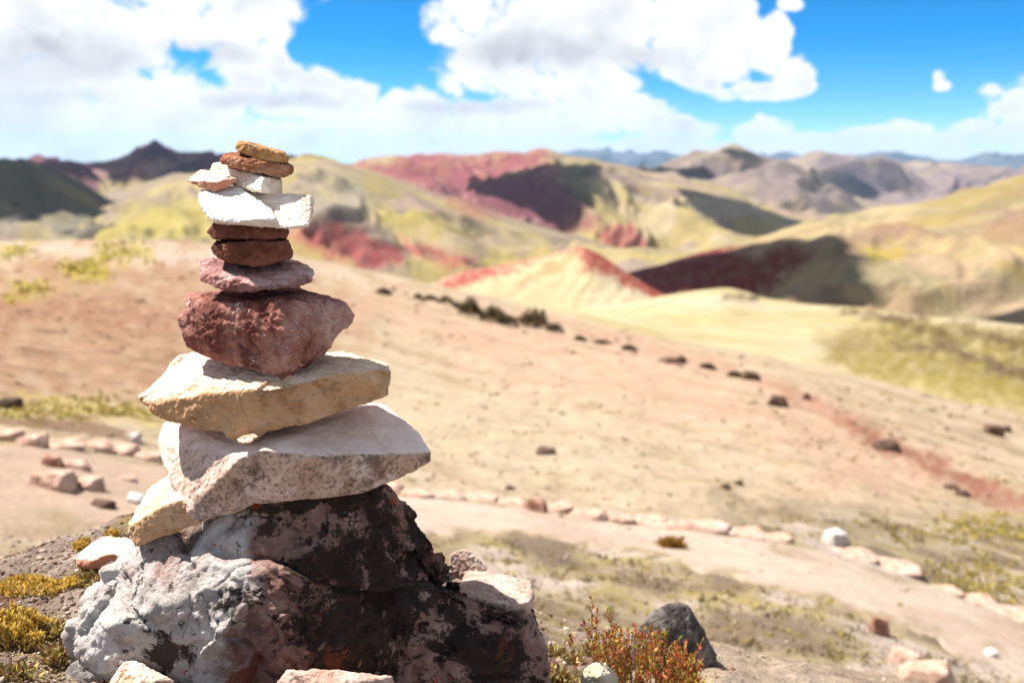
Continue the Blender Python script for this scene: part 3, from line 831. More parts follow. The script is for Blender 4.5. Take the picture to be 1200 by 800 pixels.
M = {}
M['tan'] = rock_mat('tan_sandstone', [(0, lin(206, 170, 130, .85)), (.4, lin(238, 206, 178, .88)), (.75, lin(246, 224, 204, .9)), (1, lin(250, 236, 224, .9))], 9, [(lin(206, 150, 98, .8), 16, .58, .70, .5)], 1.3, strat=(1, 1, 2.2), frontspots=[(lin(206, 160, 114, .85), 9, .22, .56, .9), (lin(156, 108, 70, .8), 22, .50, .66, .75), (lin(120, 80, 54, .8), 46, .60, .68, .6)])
M['tan2'] = rock_mat('ochre_sandstone', [(0, lin(150, 96, 56, .75)), (.5, lin(206, 156, 100, .75)), (1, lin(228, 190, 140, .75))], 16, [(lin(244, 226, 200, .75), 30, .56, .66, .6)], 1.0)
M['rust'] = rock_mat('rusty_sandstone', [(0, lin(126, 72, 50, .7)), (.5, lin(184, 120, 88, .75)), (1, lin(222, 178, 146, .75))], 18, [], 1.0)
M['pale'] = rock_mat('pale_limestone', [(0, lin(222, 190, 164, .85)), (.5, lin(242, 222, 204, .9)), (1, lin(250, 238, 224, .9))], 12, [(lin(170, 118, 84, .75), 60, .62, .72, .6)], 0.8)
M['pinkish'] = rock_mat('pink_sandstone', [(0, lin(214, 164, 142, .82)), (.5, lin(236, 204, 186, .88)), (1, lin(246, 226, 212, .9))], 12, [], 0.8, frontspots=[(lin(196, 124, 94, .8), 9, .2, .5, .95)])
M['white'] = rock_mat('white_quartzite', [(0, lin(226, 202, 184, .88)), (.4, lin(248, 240, 232, .9)), (1, lin(252, 250, 246, .9))], 12, [(lin(130, 90, 70, .75), 70, .62, .70, .75)], 0.9)
M['brown'] = rock_mat('dark_brown_stone', [(0, lin(84, 46, 34, .75)), (.5, lin(128, 76, 60, .75)), (1, lin(172, 112, 92, .75))], 14, [(lin(190, 140, 120, .8), 30, .62, .72, .5)], 1.2)
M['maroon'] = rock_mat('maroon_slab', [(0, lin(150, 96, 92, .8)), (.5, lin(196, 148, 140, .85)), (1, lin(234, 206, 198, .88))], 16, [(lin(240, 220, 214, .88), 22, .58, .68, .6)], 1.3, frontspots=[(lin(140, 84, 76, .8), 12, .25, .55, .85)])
M['red'] = rock_mat('dark_red_jasper', [(0, lin(92, 40, 40, .8)), (.35, lin(142, 82, 72, .8)), (.65, lin(190, 132, 116, .82)), (1, lin(222, 180, 168, .85))], 10, [(lin(206, 148, 134, .8), 5, .48, .62, .75), (lin(90, 40, 40, .8), 14, .56, .64, .7), (lin(240, 222, 210, .88), 24, .60, .66, .85)], 1.8, strat=(1.4, 1, .45))
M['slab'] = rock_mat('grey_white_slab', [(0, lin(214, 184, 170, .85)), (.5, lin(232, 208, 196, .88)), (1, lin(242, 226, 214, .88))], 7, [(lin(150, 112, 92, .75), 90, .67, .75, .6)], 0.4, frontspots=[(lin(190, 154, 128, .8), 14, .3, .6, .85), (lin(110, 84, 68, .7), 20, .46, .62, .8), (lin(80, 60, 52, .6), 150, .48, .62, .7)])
def boulder_mat():
    m = Mat('lichen_boulder')
    sx = m.nt.nodes.new('ShaderNodeSeparateXYZ'); m.L(m.tc, sx.inputs[0])
    right = m.rng(sx.outputs['X'], -.14, .02)                     # left lobe barer and painted paler as sunlit; rest darkened as shade
    low = m.rng(sx.outputs['Z'], .16, .02)
    f = m.math('ADD', m.math('MULTIPLY', m.noise(5, 9, .62, .6), .65), m.math('MULTIPLY', m.noise(34, 8, .65), .35))
    col = m.ramp(m.rng(f, .3, .7), [(0, lin(116, 80, 70, .8)), (.4, lin(178, 134, 120, .82)), (.7, lin(206, 166, 152, .84)), (1, lin(222, 194, 182, .85))])
    pale = m.ramp(m.rng(m.noise(16, 9, .65), .3, .7), [(0, lin(206, 188, 178, .85)), (.5, lin(238, 226, 218, .9)), (1, lin(250, 244, 238, .9))])
    kp = m.math('SUBTRACT', m.noise(6, 8, .62, .4, off=(3, 1, 2)), m.math('MULTIPLY', right, .34))
    col = m.mix(m.rng(kp, .31, .44), col, pale)
    def crust(sc, bias, lo, hi, amt, rgb, off):
        k = m.noise(sc, 10, .70, .5, off=off)
        k = m.math('ADD', k, m.math('MULTIPLY', m.math('SUBTRACT', right, .75), bias * 1.3))
        k = m.math('ADD', k, m.math('MULTIPLY', low, bias * -.5))
        return m.math('MULTIPLY', m.rng(k, lo, hi), amt), rgb
    for args in ((7, .075, .50, .535, .94, lin(58, 45, 40, .8), (7, 1, 4)), (17, .075, .545, .58, .88, lin(66, 51, 45, .8), (2, 5, 1)), (60, .05, .565, .615, .8, lin(52, 41, 37, .8), (1, 1, 8)),
                 (13, 0.02, .62, .65, .6, lin(128, 116, 110, .75), (5, 9, 3)), (9, .04, .59, .65, .75, lin(146, 78, 52, .8), (8, 8, 1)), (17, .0, .635, .655, .95, lin(210, 96, 44, .85), (4, 4, 7))):
        k, rgb = crust(*args); col = m.mix(k, col, rgb)
    h = m.math('ADD', m.noise(20, 10, .72, .3), m.math('MULTIPLY', m.noise(120, 7, .75), .5))
    return m.done(col, m.bump(h, 1.0, .026))
M['base'] = boulder_mat()
M['lichen'] = rock_mat('pink_lichen_rock', [(0, lin(176, 132, 116, .75)), (.5, lin(224, 190, 172, .8)), (1, lin(240, 222, 208, .82))], 12, [(lin(70, 62, 60, .6), 22, .56, .64, .8), (lin(210, 120, 60, .8), 26, .66, .70, .7)], 1.3)
M['grey'] = rock_mat('grey_rock', [(0, lin(120, 110, 106, .7)), (.5, lin(176, 166, 160, .72)), (1, lin(214, 206, 198, .75))], 12, [(lin(60, 54, 52, .6), 24, .58, .66, .8)], 1.3)
M['charcoal'] = rock_mat('charcoal_rock', [(0, lin(50, 44, 42, .8)), (.5, lin(108, 98, 92, .7)), (1, lin(190, 180, 172, .75))], 9, [(lin(214, 206, 200, .75), 9, .52, .62, .75)], 2.0)
M['jade'] = rock_mat('pale_green_stone', [(0, lin(186, 178, 146, .7)), (1, lin(226, 220, 196, .75))], 9, [], 0.6)

# the cairn, top to bottom
stone('cairn_stone', 'flat tan topmost stone of the cairn, tilted', 'stone', M['tan2'], [[
    (274,174,25),(281,178.5,18),(297,184,14),(312,190,12),(337,191,20),(338.5,184,20),(330,179,14),(306,173,12),(291,168,16),(279,167,22),
    (276,172,55),(281,165,58),(292,166,65),(310,172,68),(333,178,62),(338,186,58),(330,188,65),(290,179,60)]], .0014, 3, 6, 1.0)
stone('cairn_stone', 'rusty flat stone directly under the topmost stone of the cairn', 'stone', M['rust'], [[
    (258,187,20),(259,191,18),(268,195,10),(288,200,4),(306,203.5,4),(328,209,10),(337,209,15),(345,202,25),(344,196,25),(330,193,14),(300,187,7),(270,184,12),
    (262,179,55),(280,178,70),(310,181,75),(338,190,65),(343,198,55),(300,195,70),(265,189,60)]], .0015, 4, 7, 1.1, .4)
stone('cairn_stone', 'cream block with squared brown end near the cairn top', 'stone', M['pale'], [[
    (308,208,0),(305,225,-12),(246,198,54),(250,206,46),(271,216.5,28),(330,210,25),(331,226,25),(326,230,22),
    (249,191,55),(262,191,70),(300,194,80),(328,206,65),(328,224,65),(265,210,65)]], .0015, 5, 5, .8)
stone('cairn_stone', 'small pink wedge stone jutting out left near cairn top', 'stone', M['pinkish'], [[
    (219,212,14),(224,215,11),(238,221,2),(254,225.5,-2),(262,223,-2),(278,210,4),(255,213,-10),(268,206,2),
    (233,199,49),(246,200.5,54),(262,205,49),(276,209,26),(240,217,44),(258,219,39)]], .0014, 6, 4, .7)
stone('cairn_stone', 'bright white angular stone with pitted left edge in the cairn', 'stone', M['white'], [[
    (237,246,-18),(246,256,-32),(258,259,-46),(275,260,-58),(300,257,-66),(324,257,-64),(234,223,8),(232,231,-2),(253,225,8),(278,219,18),(300,231,12),
    (325,260,-58),(322,267,-46),(290,265,-44),(255,262,-22),(240,223,40),(280,218,85),(312,232,60),(322,255,15),(250,250,20),(300,263,20)]], .0018, 7, 6, 1.0)
stone('cairn_stone', 'pink stone with bright white right end beside the white stone', 'stone', M['pale'], [[
    (290,226,20),(327,229,20),(345,231,14),(364,228.5,8),(369,233,14),(367,246,8),(362,266,-28),(342,267,-36),(324,267,-36),(300,258,-20),
    (290,235,50),(340,231,50),(367,235,30),(357,258,30),(300,258,40),(330,263,35)]], .0018, 8, 6, .9)
stone('cairn_stone', 'thin dark brown stone tucked under the white stones', 'stone', M['brown'], [[
    (242,272,-20),(250,280,-33),(310,281,-40),(336,279,-25),(339,268,-20),(300,262,-40),(250,261,-28),
    (246,270,20),(252,261,35),(330,263,35),(338,275,20),(260,280,30),(320,280,30)]], .0018, 9, 6, .8)
stone('cairn_stone', 'thick rounded dark brown stone above the maroon slab', 'stone', M['brown'], [[
    (247,292,-15),(249,298,-22),(258,304,-32),(270,309,-40),(302,312,-45),(330,307,-38),(341,303,-28),(344,295,-18),(336,283,-28),(300,283,-50),(262,286,-38),(251,286,-20),
    (256,281,20),(300,278,40),(333,277,25),(342,296,18),(330,304,30),(265,304,30)]], .0018, 10, 8, 1.1)
stone('cairn_stone', 'flat maroon slab with pale chipped left edge', 'stone', M['maroon'], [[
    (240,331,-42),(246,332,-46),(260,340,-54),(285,344,-58),(315,341,-60),(350,335,-45),(365,333,-35),(370,322,-20),(369,317,-18),(246,322,-40),(290,331,-60),
    (250,303,25),(300,301,50),(342,303,45),(366,316,15),(244,322,20),(300,327,45),(350,327,30)],
    [(233,330,-35),(246,332,-44),(237,321,-30),(262,325,-45),(235,304,10),(249,301,20),(236,316,10),(260,322,15)]], .002, 11, 9, 1.2, .3)
stone('cairn_stone', 'large wedge shaped dark red boulder with white veins', 'stone', M['red'], [[
    (211,372,-10),(214,398,-20),(226,412,-25),(255,416,-40),(280,421,-50),(305,437,-62),(332,445,-68),(360,430,-55),(385,409,-35),(410,380,-5),(414,369,5),(405,355,-5),
    (340,395,-84),(325,356,-64),(280,360,-58),(235,352,-36),(219,349,-18),(240,385,-52),
    (222,345,25),(260,340,40),(350,335,45),(385,345,35),(405,355,25),(408,375,30),(370,400,50),(320,425,40),(250,408,45),(220,395,25)]], .0022, 12, 9, 1.3, crag=.35)
stone('cairn_stone', 'broad tan slab directly under the dark red boulder', 'stone', M['tan'], [[
    (163,466,-25),(165,472,-28),(176,485,-36),(192,494,-46),(212,498,-56),(256,504,-68),(300,505,-74),(316,501,-75),(356,497,-72),(396,486,-62),(440,473,-45),(455,467,-38),(459,440,-30),(458,428,-28),
    (188,473,-46),(236,462,-66),(288,458,-82),(316,452,-86),(364,442,-80),(420,435,-58),
    (214,414,60),(230,412,75),(300,405,95),(400,411,85),(456,423,50),(450,452,60),(300,472,95),(200,452,60)],
    [(256,500,-66),(274,514,-70),(302,511,-72),(320,498,-72),(280,490,-76),(280,495,-20),(300,495,-20)]], .0024, 13, 12, 1.2, .2)
stone('pebble', 'small rounded pebble wedged under the broad tan slab', 'pebble', M['tan'], [[
    (277,514,-90),(287,510,-86),(298,508,-86),(303,511,-88),(296,518,-94),(285,520,-97),(279,518,-94),(285,514,-70),(297,513,-70),(290,519,-76)]], .001, 14, 2, .4)
stone('cairn_stone', 'grey white slab with dark speckled front resting on the big boulder', 'stone', M['slab'], [[
    (449,471,85),(470,493,60),(493,510,25),(505,529,0),(505,540,0),(471,532,-32),(441,532,-52),(375,536,-82),(336,533,-93),(309,527,-96),(285,536,-93),(485,552,-15),(457,563,-35),(424,577,-55),(389,581,-70),(347,579,-80),(320,583,-84),(300,590,-85),
    (260,490,70),(340,470,110),(440,473,90),(300,545,80),(420,548,70),(480,532,40),(240,506,0)],
    [(184,522,10),(191,495,40),(200,493,60),(238,502,12),(222,553,-40),(231,581,-72),(218,602,-72),(210,584,-40),(200,560,-15),(265,557,-87),(281,536,-92),(300,530,-92),(330,562,-82),(296,591,-83),(277,601,-81),(243,608,-76),(222,613,-66),(215,600,-30),(250,592,20),(280,572,60),(300,500,60)]], .0026, 15, 4, .5, 0, .5)
stone('cairn_stone', 'tan stone under the left end of the grey white slab', 'stone', M['tan'], [[
    (149,616,-48),(152,629,-50),(159,641,-55),(205,620,-70),(243,609,-70),(171,608,-62),(191,592,-70),(211,584,-66),(215,600,-71),
    (174,572,10),(193,561,25),(207,550,30),(250,565,30),(250,595,-10),(180,602,20),(166,622,0)]], .0022, 16, 3, .8, .4)
stone('boulder', 'big dark lichen covered boulder carrying the whole cairn', 'boulder', M['base'], [
    [(156,642,-20),(131,665,-30),(112,693,-42),(87,726,-60),(77,742,-62),(200,620,-30),(206,640,-50),(225,690,-105),(215,700,-112),(175,716,-112),(130,732,-100),(98,752,-85),(80,800,-70),(110,830,-90),(200,840,-105),(240,840,-110),(170,650,40),(205,640,20),(100,730,20),(120,800,40),(280,800,40)],
    [(206,690,-100),(225,650,-62),(235,625,-55),(252,607,-58),(250,690,-112),(240,760,-122),(230,840,-125),(300,600,-60),(300,840,-120),(230,640,20),(300,640,30)],
    [(255,607,-60),(300,593,-64),(350,581,-57),(420,575,-36),(443,571,-20),(470,593,-25),(490,607,-20),(508,630,-10),(512,641,-5),(509,662,-10),(260,640,-84),(255,690,-112),(360,650,-92),(330,720,-132),(260,770,-132),(250,840,-132),(330,850,-142),(440,840,-135),(420,720,-118),(400,640,-74),(470,670,-66),(250,600,60),(440,576,60),(505,640,60),(480,800,60),(260,800,60)],
    [(400,645,-72),(502,680,-38),(532,706,-42),(560,716,-52),(623,721,-35),(633,757,-38),(636,776,-44),(643,800,-52),(650,850,-50),(430,740,-122),(520,765,-104),(440,850,-138),(560,850,-112),(510,672,10),(526,700,110),(622,716,100),(600,722,-6),(630,800,100),(450,800,90)],
    [(507,655,-6),(523,662,-8),(526,684,-16),(504,688,-22),(515,672,20)],
    [(287,705,-136),(284,717,-142),(232,765,-142),(226,778,-134),(292,742,-122),(250,765,-110),(292,716,-110)]], .0030, 17, 0, 2.0, 0, 1.6, sm=1, crag=1.0)
stone('stone', 'flat pink slab lying on the right shoulder of the big boulder', 'stone', M['lichen'], [[
    (533,692,25),(533,701,18),(562,714,5),(592,723,0),(622,717,15),(627,700,25),(622,680,50),(598,675,70),(545,667,80),(560,668,90),(600,704,80),(540,694,60),(562,702,0),(592,710,-8),(620,706,8)]], .0022, 18, 8, 1.0)
stone('stone', 'small pale stone behind the pink slab on the boulder', 'stone', M['lichen'], [[
    (526,650,90),(535,645,95),(548,643,100),(562,655,95),(571,668,90),(560,680,82),(540,678,80),(528,674,85),(535,650,130),(560,660,130),(545,680,125)]], .0022, 19, 5, .8)
stone('stone', 'white flat stone on the knoll left of the boulder', 'stone', M['pinkish'], [[
    (88,655,165),(90,664,160),(101,668,155),(127,666,155),(158,647,165),(159,634,190),(155,631,205),(123,627,225),(107,636,205),(95,645,185),(123,650,153),(110,657,150),(150,652,215),(100,657,210)]], .0028, 20, 8, 1.2)
stone('stone', 'angular orange tan rock in front of the boulder foot', 'stone', M['tan'], [[
    (126,803,-130),(146,775,-125),(157,773,-120),(175,783,-125),(204,797,-125),(206,840,-130),(125,840,-140),(160,800,-150),(145,780,-80),(195,800,-80),(160,840,-80)]], .0024, 21, 6, 1.0)
stone('stone', 'rounded grey rock at the left foot of the boulder', 'stone', M['grey'], [[
    (66,800,-90),(85,776,-85),(104,768,-80),(124,779,-85),(136,797,-90),(130,840,-95),(70,840,-95),(100,797,-108),(85,785,-50),(120,790,-50),(100,840,-50)]], .0024, 22, 6, 1.0)
stone('stone', 'pink and grey lichened rock low in front of the boulder', 'stone', M['lichen'], [[
    (324,798,-170),(338,784,-165),(378,783,-165),(420,790,-160),(460,792,-160),(467,840,-165),(322,840,-175),(390,802,-187),(340,788,-130),(455,797,-130),(400,840,-130)]], .0022, 23, 6, 1.3)
stone('boulder', 'charcoal pointed boulder behind the reddish shrub', 'boulder', M['charcoal'], [[
    (742,742,280),(772,711,285),(785,706,295),(804,708,300),(820,738,290),(835,754,285),(842,775,280),(848,805,275),(846,850,270),(725,850,260),(735,780,262),(780,742,262),(800,790,250),(760,725,340),(805,712,345),(840,790,345),(740,800,345)]], .004, 24, 9, 1.3)
stone('stone', 'smooth pale green stone in front of the reddish shrub', 'stone', M['jade'], [[
    (680,793,20),(686,782,22),(698,775,26),(710,776,26),(722,788,22),(726,797,20),(722,815,20),(684,815,18),(703,792,5),(690,782,50),(715,784,50),(703,815,50)]], .0022, 25, 2, .5)

# ------------------------------------------------------------------ loose stones on the hillside and path
rnd = random.Random(5)
def loose_mesh(name, w, d, h, seed, vox=None, chips=6, jit=.5):
    r = np.random.default_rng(seed)
    P = []
    for sx in (-1, 1):
        for sy in (-1, 1):
            for zz in (-.2, .45, 1):
                t = 1 - .22 * max(0, zz) - .12 * max(0, -zz)
                P.append(Vector((sx * w / 2 * t * r.uniform(jit, 1.0), sy * d / 2 * t * r.uniform(jit, 1.0), h * zz * r.uniform(.6, 1.0))))
    P.append(Vector((w * .5, r.uniform(-.3, .3) * d, h * .3))); P.append(Vector((-w * .5, r.uniform(-.3, .3) * d, h * .3)))
    P.append(Vector((r.uniform(-.4, .4) * w, -d * .5, h * r.uniform(.1, .7))))
    V, Fc = remeshed([P], vox or max(w, d) / 34)
    V = erode(V, Fc, max(w, d), seed, chips, 1.5, 0, 0)
    return mesh_np(name, V, Fc)
loose_m = dict(
    pink=rock_mat('path_edge_stone', [(0, lin(170, 128, 108, .68)), (.5, lin(206, 172, 152, .68)), (1, lin(226, 200, 184, .7))], 6, [], 0.8),
    white=rock_mat('pale_path_stone', [(0, lin(204, 190, 180, .6)), (1, lin(240, 234, 228, .66))], 6, [], 0.8),
    dark=rock_mat('dark_slope_rock', [(0, lin(70, 52, 44, .7)), (1, lin(128, 100, 84, .7))], 5, [], 1.0),
    brown=rock_mat('rusty_path_rock', [(0, lin(112, 70, 56, .7)), (.5, lin(170, 124, 104, .72)), (1, lin(220, 190, 172, .78))], 6, [], 0.9))
def on_ground(px, py, w_px, h_px, mat, name, label, cat, group=None, dep=0.8, sheet=None, rz=None, sink=0.12, seed=None, hw=None):
    s = sheet or hillside
    p = s.hit(px, py)
    dist = (p - Vector((0, 0, CZ))).length
    w = w_px * dist / F; h = h_px * dist / F
    seed = seed or int(px * 7 + py)
    me = loose_mesh(name, w, w * dep, h, seed, jit=hw or .55)
    o = link(name, me, loose_m[mat] if isinstance(mat, str) else mat, loc=p - Vector((0, 0, h * sink)))
    o.rotation_euler = (0, 0, rz if rz is not None else rnd.uniform(-.3, .3))
    return tag(o, label, cat, group)
G1, G2, G3 = 'edging stones along the far side of the path', 'edging stones where the path drops to the right', 'edging stones on the left stretch of path'
lab1 = 'pale edging stone in the row behind the cairn along the path'
for px, py, w, h in ((452, 575, 44, 11), (488, 580, 40, 9), (524, 583, 44, 9), (562, 587, 46, 9), (600, 592, 40, 9), (656, 600, 36, 15), (690, 608, 48, 15), (727, 613, 40, 16), (764, 613, 44, 12), (876, 627, 44, 8), (912, 633, 36, 7)):
    on_ground(px, py, w, h, 'pink', 'edging_stone', lab1, 'stone', G1)
on_ground(628, 599, 28, 18, 'brown', 'edging_stone', 'pale edging stone with a dark brown right side in the path row', 'stone', G1)
on_ground(812, 621, 100, 14, 'pink', 'edging_stone', 'long thin pale slab edging the far side of the path', 'stone', G1, dep=.3, rz=-.12)
for px, py, w, h in ((1000, 651, 52, 6), (1046, 666, 62, 8), (1108, 694, 36, 7), (1140, 706, 50, 9), (1182, 722, 56, 12)):
    on_ground(px, py, w, h, 'pink', 'edging_stone', 'pale edging stone sloping away beyond the white block on the path', 'stone', G2)
for px, py, w, h in ((8, 515, 34, 12), (38, 522, 38, 15), (76, 525, 50, 11), (112, 527, 36, 9), (142, 531, 40, 11), (178, 539, 44, 12)):
    on_ground(px, py, w, h, 'pink', 'edging_stone', 'pale edging stone in the row left of the cairn', 'stone', G3)
on_ground(158, 518, 15, 17, 'white', 'stone', 'small bright white stone behind the left path edging', 'stone')
on_ground(979, 637, 28, 25, 'white', 'stone', 'chunky white stone standing alone at the path edge', 'stone', hw=.78, seed=77, rz=.5)
on_ground(1030, 742, 22, 24, 'brown', 'stone', 'small upright stone alone on the lower path, dark on its right', 'stone')
on_ground(1085, 800, 58, 26, 'pink', 'stone', 'large rounded pale pink stone below the lower path', 'stone')
on_ground(1060, 778, 36, 20, 'pink', 'stone', 'smaller jagged stone beside the rounded pink stone', 'stone')
on_ground(1160, 770, 16, 10, 'white', 'stone', 'small pale stone lying in the lower path', 'stone')
on_ground(66, 573, 52, 26, 'pink', 'stone', 'largest pinkish stone of the rock pile beside the path', 'stone')
on_ground(105, 574, 34, 17, 'pink', 'stone', 'flat pale stone right of the largest one in the rock pile', 'stone')
on_ground(62, 548, 24, 17, 'brown', 'stone', 'upright stone at the back of the rock pile', 'stone')
on_ground(88, 551, 36, 13, 'pink', 'stone', 'flat stone across the back of the rock pile', 'stone')
on_ground(120, 596, 30, 12, 'dark', 'stone', 'dark low stone in front of the rock pile', 'stone')
on_ground(150, 566, 22, 12, 'pink', 'stone', 'small stone lying apart, right of the rock pile', 'stone')
on_ground(160, 590, 26, 16, 'white', 'stone', 'whitish stone between the rock pile and the cairn', 'stone')
on_ground(12, 477, 26, 12, 'dark', 'stone', 'dark rock on the slope beyond the left path edging', 'stone')
on_ground(640, 531, 26, 8, 'dark', 'stone', 'lone dark flat rock on the bare slope above the path', 'stone')
on_ground(598, 573, 12, 6, 'dark', 'stone', 'tiny dark rock just above the path edging', 'stone')
on_ground(850, 572, 12, 7, 'dark', 'stone', 'small dark rock of a pair above the long edging slab', 'stone', 'pair of dark rocks above the long slab')
on_ground(866, 568, 12, 7, 'dark', 'stone', 'small dark rock of a pair above the long edging slab', 'stone', 'pair of dark rocks above the long slab')
lab_d = 'dark rock scattered on the slope beside the red earth track'
for px, py, w, h in ((785, 425, 30, 9), (880, 444, 22, 12), (911, 475, 24, 16), (945, 468, 10, 9), (1038, 527, 32, 14), (1115, 573, 18, 7), (1128, 580, 16, 7)):
    on_ground(px, py, w, h, 'dark', 'slope_rock', lab_d, 'rock', 'dark rocks beside the red track')
for px, py, w, h in ((1164, 508, 22, 13), (1180, 506, 9, 8)):
    on_ground(px, py, w, h, 'dark', 'slope_rock', 'dark rock on the pale slope beyond the red earth track', 'rock', 'dark rocks beyond the red track')

# ------------------------------------------------------------------ small leafy things
def leaf_mesh(name, pts, dirs, size, seed, cols, aspect=0.4):
    """one small bent leaf (two triangles folded) per point; vertex colours"""
    r = np.random.default_rng(seed); n = len(pts)
    P = np.asarray(pts); D = np.asarray(dirs); D = D / (np.linalg.norm(D, axis=1, keepdims=True) + 1e-9)
    A = np.cross(D, r.normal(size=(n, 3))); A /= np.linalg.norm(A, axis=1, keepdims=True) + 1e-9
    B = np.cross(D, A)
    s = (size * r.uniform(.6, 1.3, n))[:, None]
    V = np.stack([P, P + D * s * .55 + A * s * aspect * .5 + B * s * .08, P + D * s, P + D * s * .55 - A * s * aspect * .5 + B * s * .08], 1).reshape(-1, 3)
    i = np.arange(n) * 4
    Fc = np.stack([i, i + 1, i + 2, i + 3], 1)
    me = mesh_np(name, V, Fc, False)
    C = np.asarray(cols)[r.integers(0, len(cols), n)] * r.uniform(.7, 1.25, (n, 1))
    set_col(me, np.repeat(C, 4, 0))
    return me
def leaf_mat(name):
    m = Mat(name, 0.75, 0.25)
    c = m.attr('Col')
    m.done(c)
    tr = m.nt.nodes.new('ShaderNodeBsdfTranslucent'); m.L(c, tr.inputs['Color'])
    mx = m.nt.nodes.new('ShaderNodeMixShader'); mx.inputs[0].default_value = 0.3
    out = [n for n in m.nt.nodes if n.type == 'OUTPUT_MATERIAL'][0]
    m.L(m.b.outputs[0], mx.inputs[1]); m.L(tr.outputs[0], mx.inputs[2]); m.L(mx.outputs[0], out.inputs[0])
    return m.m
LEAF = leaf_mat('leaf')
twig = Mat('twig'); TWIG = twig.done(twig.ramp(twig.noise(40), [(.3, lin(112, 70, 48, .8)), (.7, lin(176, 124, 90, .8))]))
def tubes(name, lines, rad, mat, parent):
    V, Fc = [], []
    for ln in lines:
        n = len(ln)
        for k, p in enumerate(ln):
            rr = rad * (1 - .7 * k / (n - 1))
            for q in range(4):
                a = q * math.pi / 2
                V.append((p[0] + rr * math.cos(a), p[1] + rr * math.sin(a), p[2]))
        b = len(V) - 4 * n
        for k in range(n - 1):
            for q in range(4):
                q2 = (q + 1) % 4
                Fc.append((b + 4*k + q, b + 4*k + q2, b + 4*(k+1) + q2, b + 4*(k+1) + q))
    return link(name, mesh_np(name, V, Fc), mat, parent)
def red_shrub():
    c = Vector(pt(755, 815, 1.50)); c.z = knoll.height(c.x, c.y)
    root = tag(link('shrub', None, loc=c), 'low reddish brown shrub with yellow green leaves beside the charcoal boulder', 'shrub')
    r = np.random.default_rng(44)
    lines, P, D, P2, D2 = [], [], [], [], []
    tops = [(694, 702), (700, 716), (712, 716), (686, 735), (722, 735), (728, 738), (668, 742)] + [(r.uniform(690, 825), 0) for _ in range(120)]
    for k, (tx, ty) in enumerate(tops):
        if ty == 0:
            e = abs(tx - 752) / 75
            ty = 742 + r.uniform(-8, 52) + 14 * e * e
        bx = 752 + (tx - 752) * .8 + r.uniform(-8, 8)
        Y = 1.50 + r.uniform(-.075, .075)
        b = np.array(pt(bx, 800, Y)); b[2] = knoll.height(b[0], b[1]) - .005
        t = np.array(pt(tx, ty, Y + r.uniform(-.02, .02)))
        if t[2] < b[2] + .02: t[2] = b[2] + .02
        bend = np.array([r.uniform(-.008, .008), r.uniform(-.008, .008), 0])
        ln = [b + (t - b) * s + bend * 4 * s * (1 - s) for s in np.linspace(0, 1, 6)]
        lines.append([tuple(p - np.array(c)) for p in ln])
        n = int(16 + 30 * np.linalg.norm(t - b) / .12)
        for _ in range(n):
            s = r.uniform(.25, 1.02) ** .7
            p = b + (t - b) * s + bend * 4 * s * (1 - s)
            d = np.array([r.normal() * .55, r.normal() * .55, r.uniform(.4, 1.6)])
            (P if r.random() < .72 else P2).append(p - np.array(c) + r.normal(size=3) * .0012)
            (D if len(P) > len(D) else D2).append(d)
    tubes('stem', lines, .0011, TWIG, root)
    link('brown_leaves', leaf_mesh('brown_leaves', P, D, .0085, 4, [lin(190, 104, 60, .8), lin(202, 132, 80, .8), lin(150, 74, 50, .8), lin(214, 100, 58, .8), lin(206, 164, 110, .8)]), LEAF, root)['kind'] = 'stuff'
    link('green_leaves', leaf_mesh('green_leaves', P2, D2, .009, 5, [lin(170, 166, 54, .8), lin(130, 140, 50, .8), lin(214, 190, 70, .8)]), LEAF, root)['kind'] = 'stuff'
red_shrub()
def cushion(px, py, wpx, hpx, n, label, cols, seed, name='moss_cushion', cat='moss', sheet=None, size=.010, spread=.5, group=None, up=1.0, dep=.8):
    s = sheet or knoll
    c = s.hit(px, py)
    dist = (c - Vector((0, 0, CZ))).length
    w, h = wpx * dist / F / 2, hpx * dist / F
    r = np.random.default_rng(seed)
    a = r.uniform(0, 2 * math.pi, n); q = np.sqrt(r.uniform(0, 1, n))
    lump = 0.75 + 0.5 * pn(np.cos(a) * 1.7, np.sin(a) * 1.7, 0, seed)
    x = np.cos(a) * q * w * lump; y = np.sin(a) * q * w * dep * lump
    gz = np.array([s.height(c.x + xx, c.y + yy) - c.z for xx, yy in zip(x, y)])
    dome = h * np.sqrt(np.maximum(0, 1 - q ** 2)) * (0.7 + .6 * pn(x / w * 3, y / w * 3, 0, seed + 1))
    z = gz + np.maximum(0, dome) * r.uniform(.55, 1.0, n)
    D = np.stack([x / w * spread + r.normal(size=n) * .45, y / w * spread + r.normal(size=n) * .45, np.full(n, up)], 1)
    me = leaf_mesh(name, np.stack([x, y, z - size * .3], 1), D, size, seed, cols, .32)
    return tag(link(name, me, LEAF, loc=c), label, cat, group)
MOSS = [lin(232, 192, 84, .85), lin(212, 174, 78, .85), lin(242, 212, 122, .85), lin(176, 140, 68, .8)]
cushion(14, 752, 84, 44, 3600, 'thick yellow green moss cushion at the left of the knoll', MOSS, 51)
cushion(38, 690, 105, 16, 2200, 'flatter yellow moss patch along the knoll edge', MOSS, 52, dep=.6)
cushion(95, 640, 22, 9, 260, 'yellow moss tuft just behind the middle of the white flat stone', MOSS, 53)
cushion(132, 628, 16, 9, 200, 'yellow moss tuft between the white flat stone and the cairn', MOSS, 54)
DRYG = [lin(190, 164, 90, .75), lin(150, 132, 70, .75), lin(204, 184, 130, .75), lin(140, 90, 60, .75)]
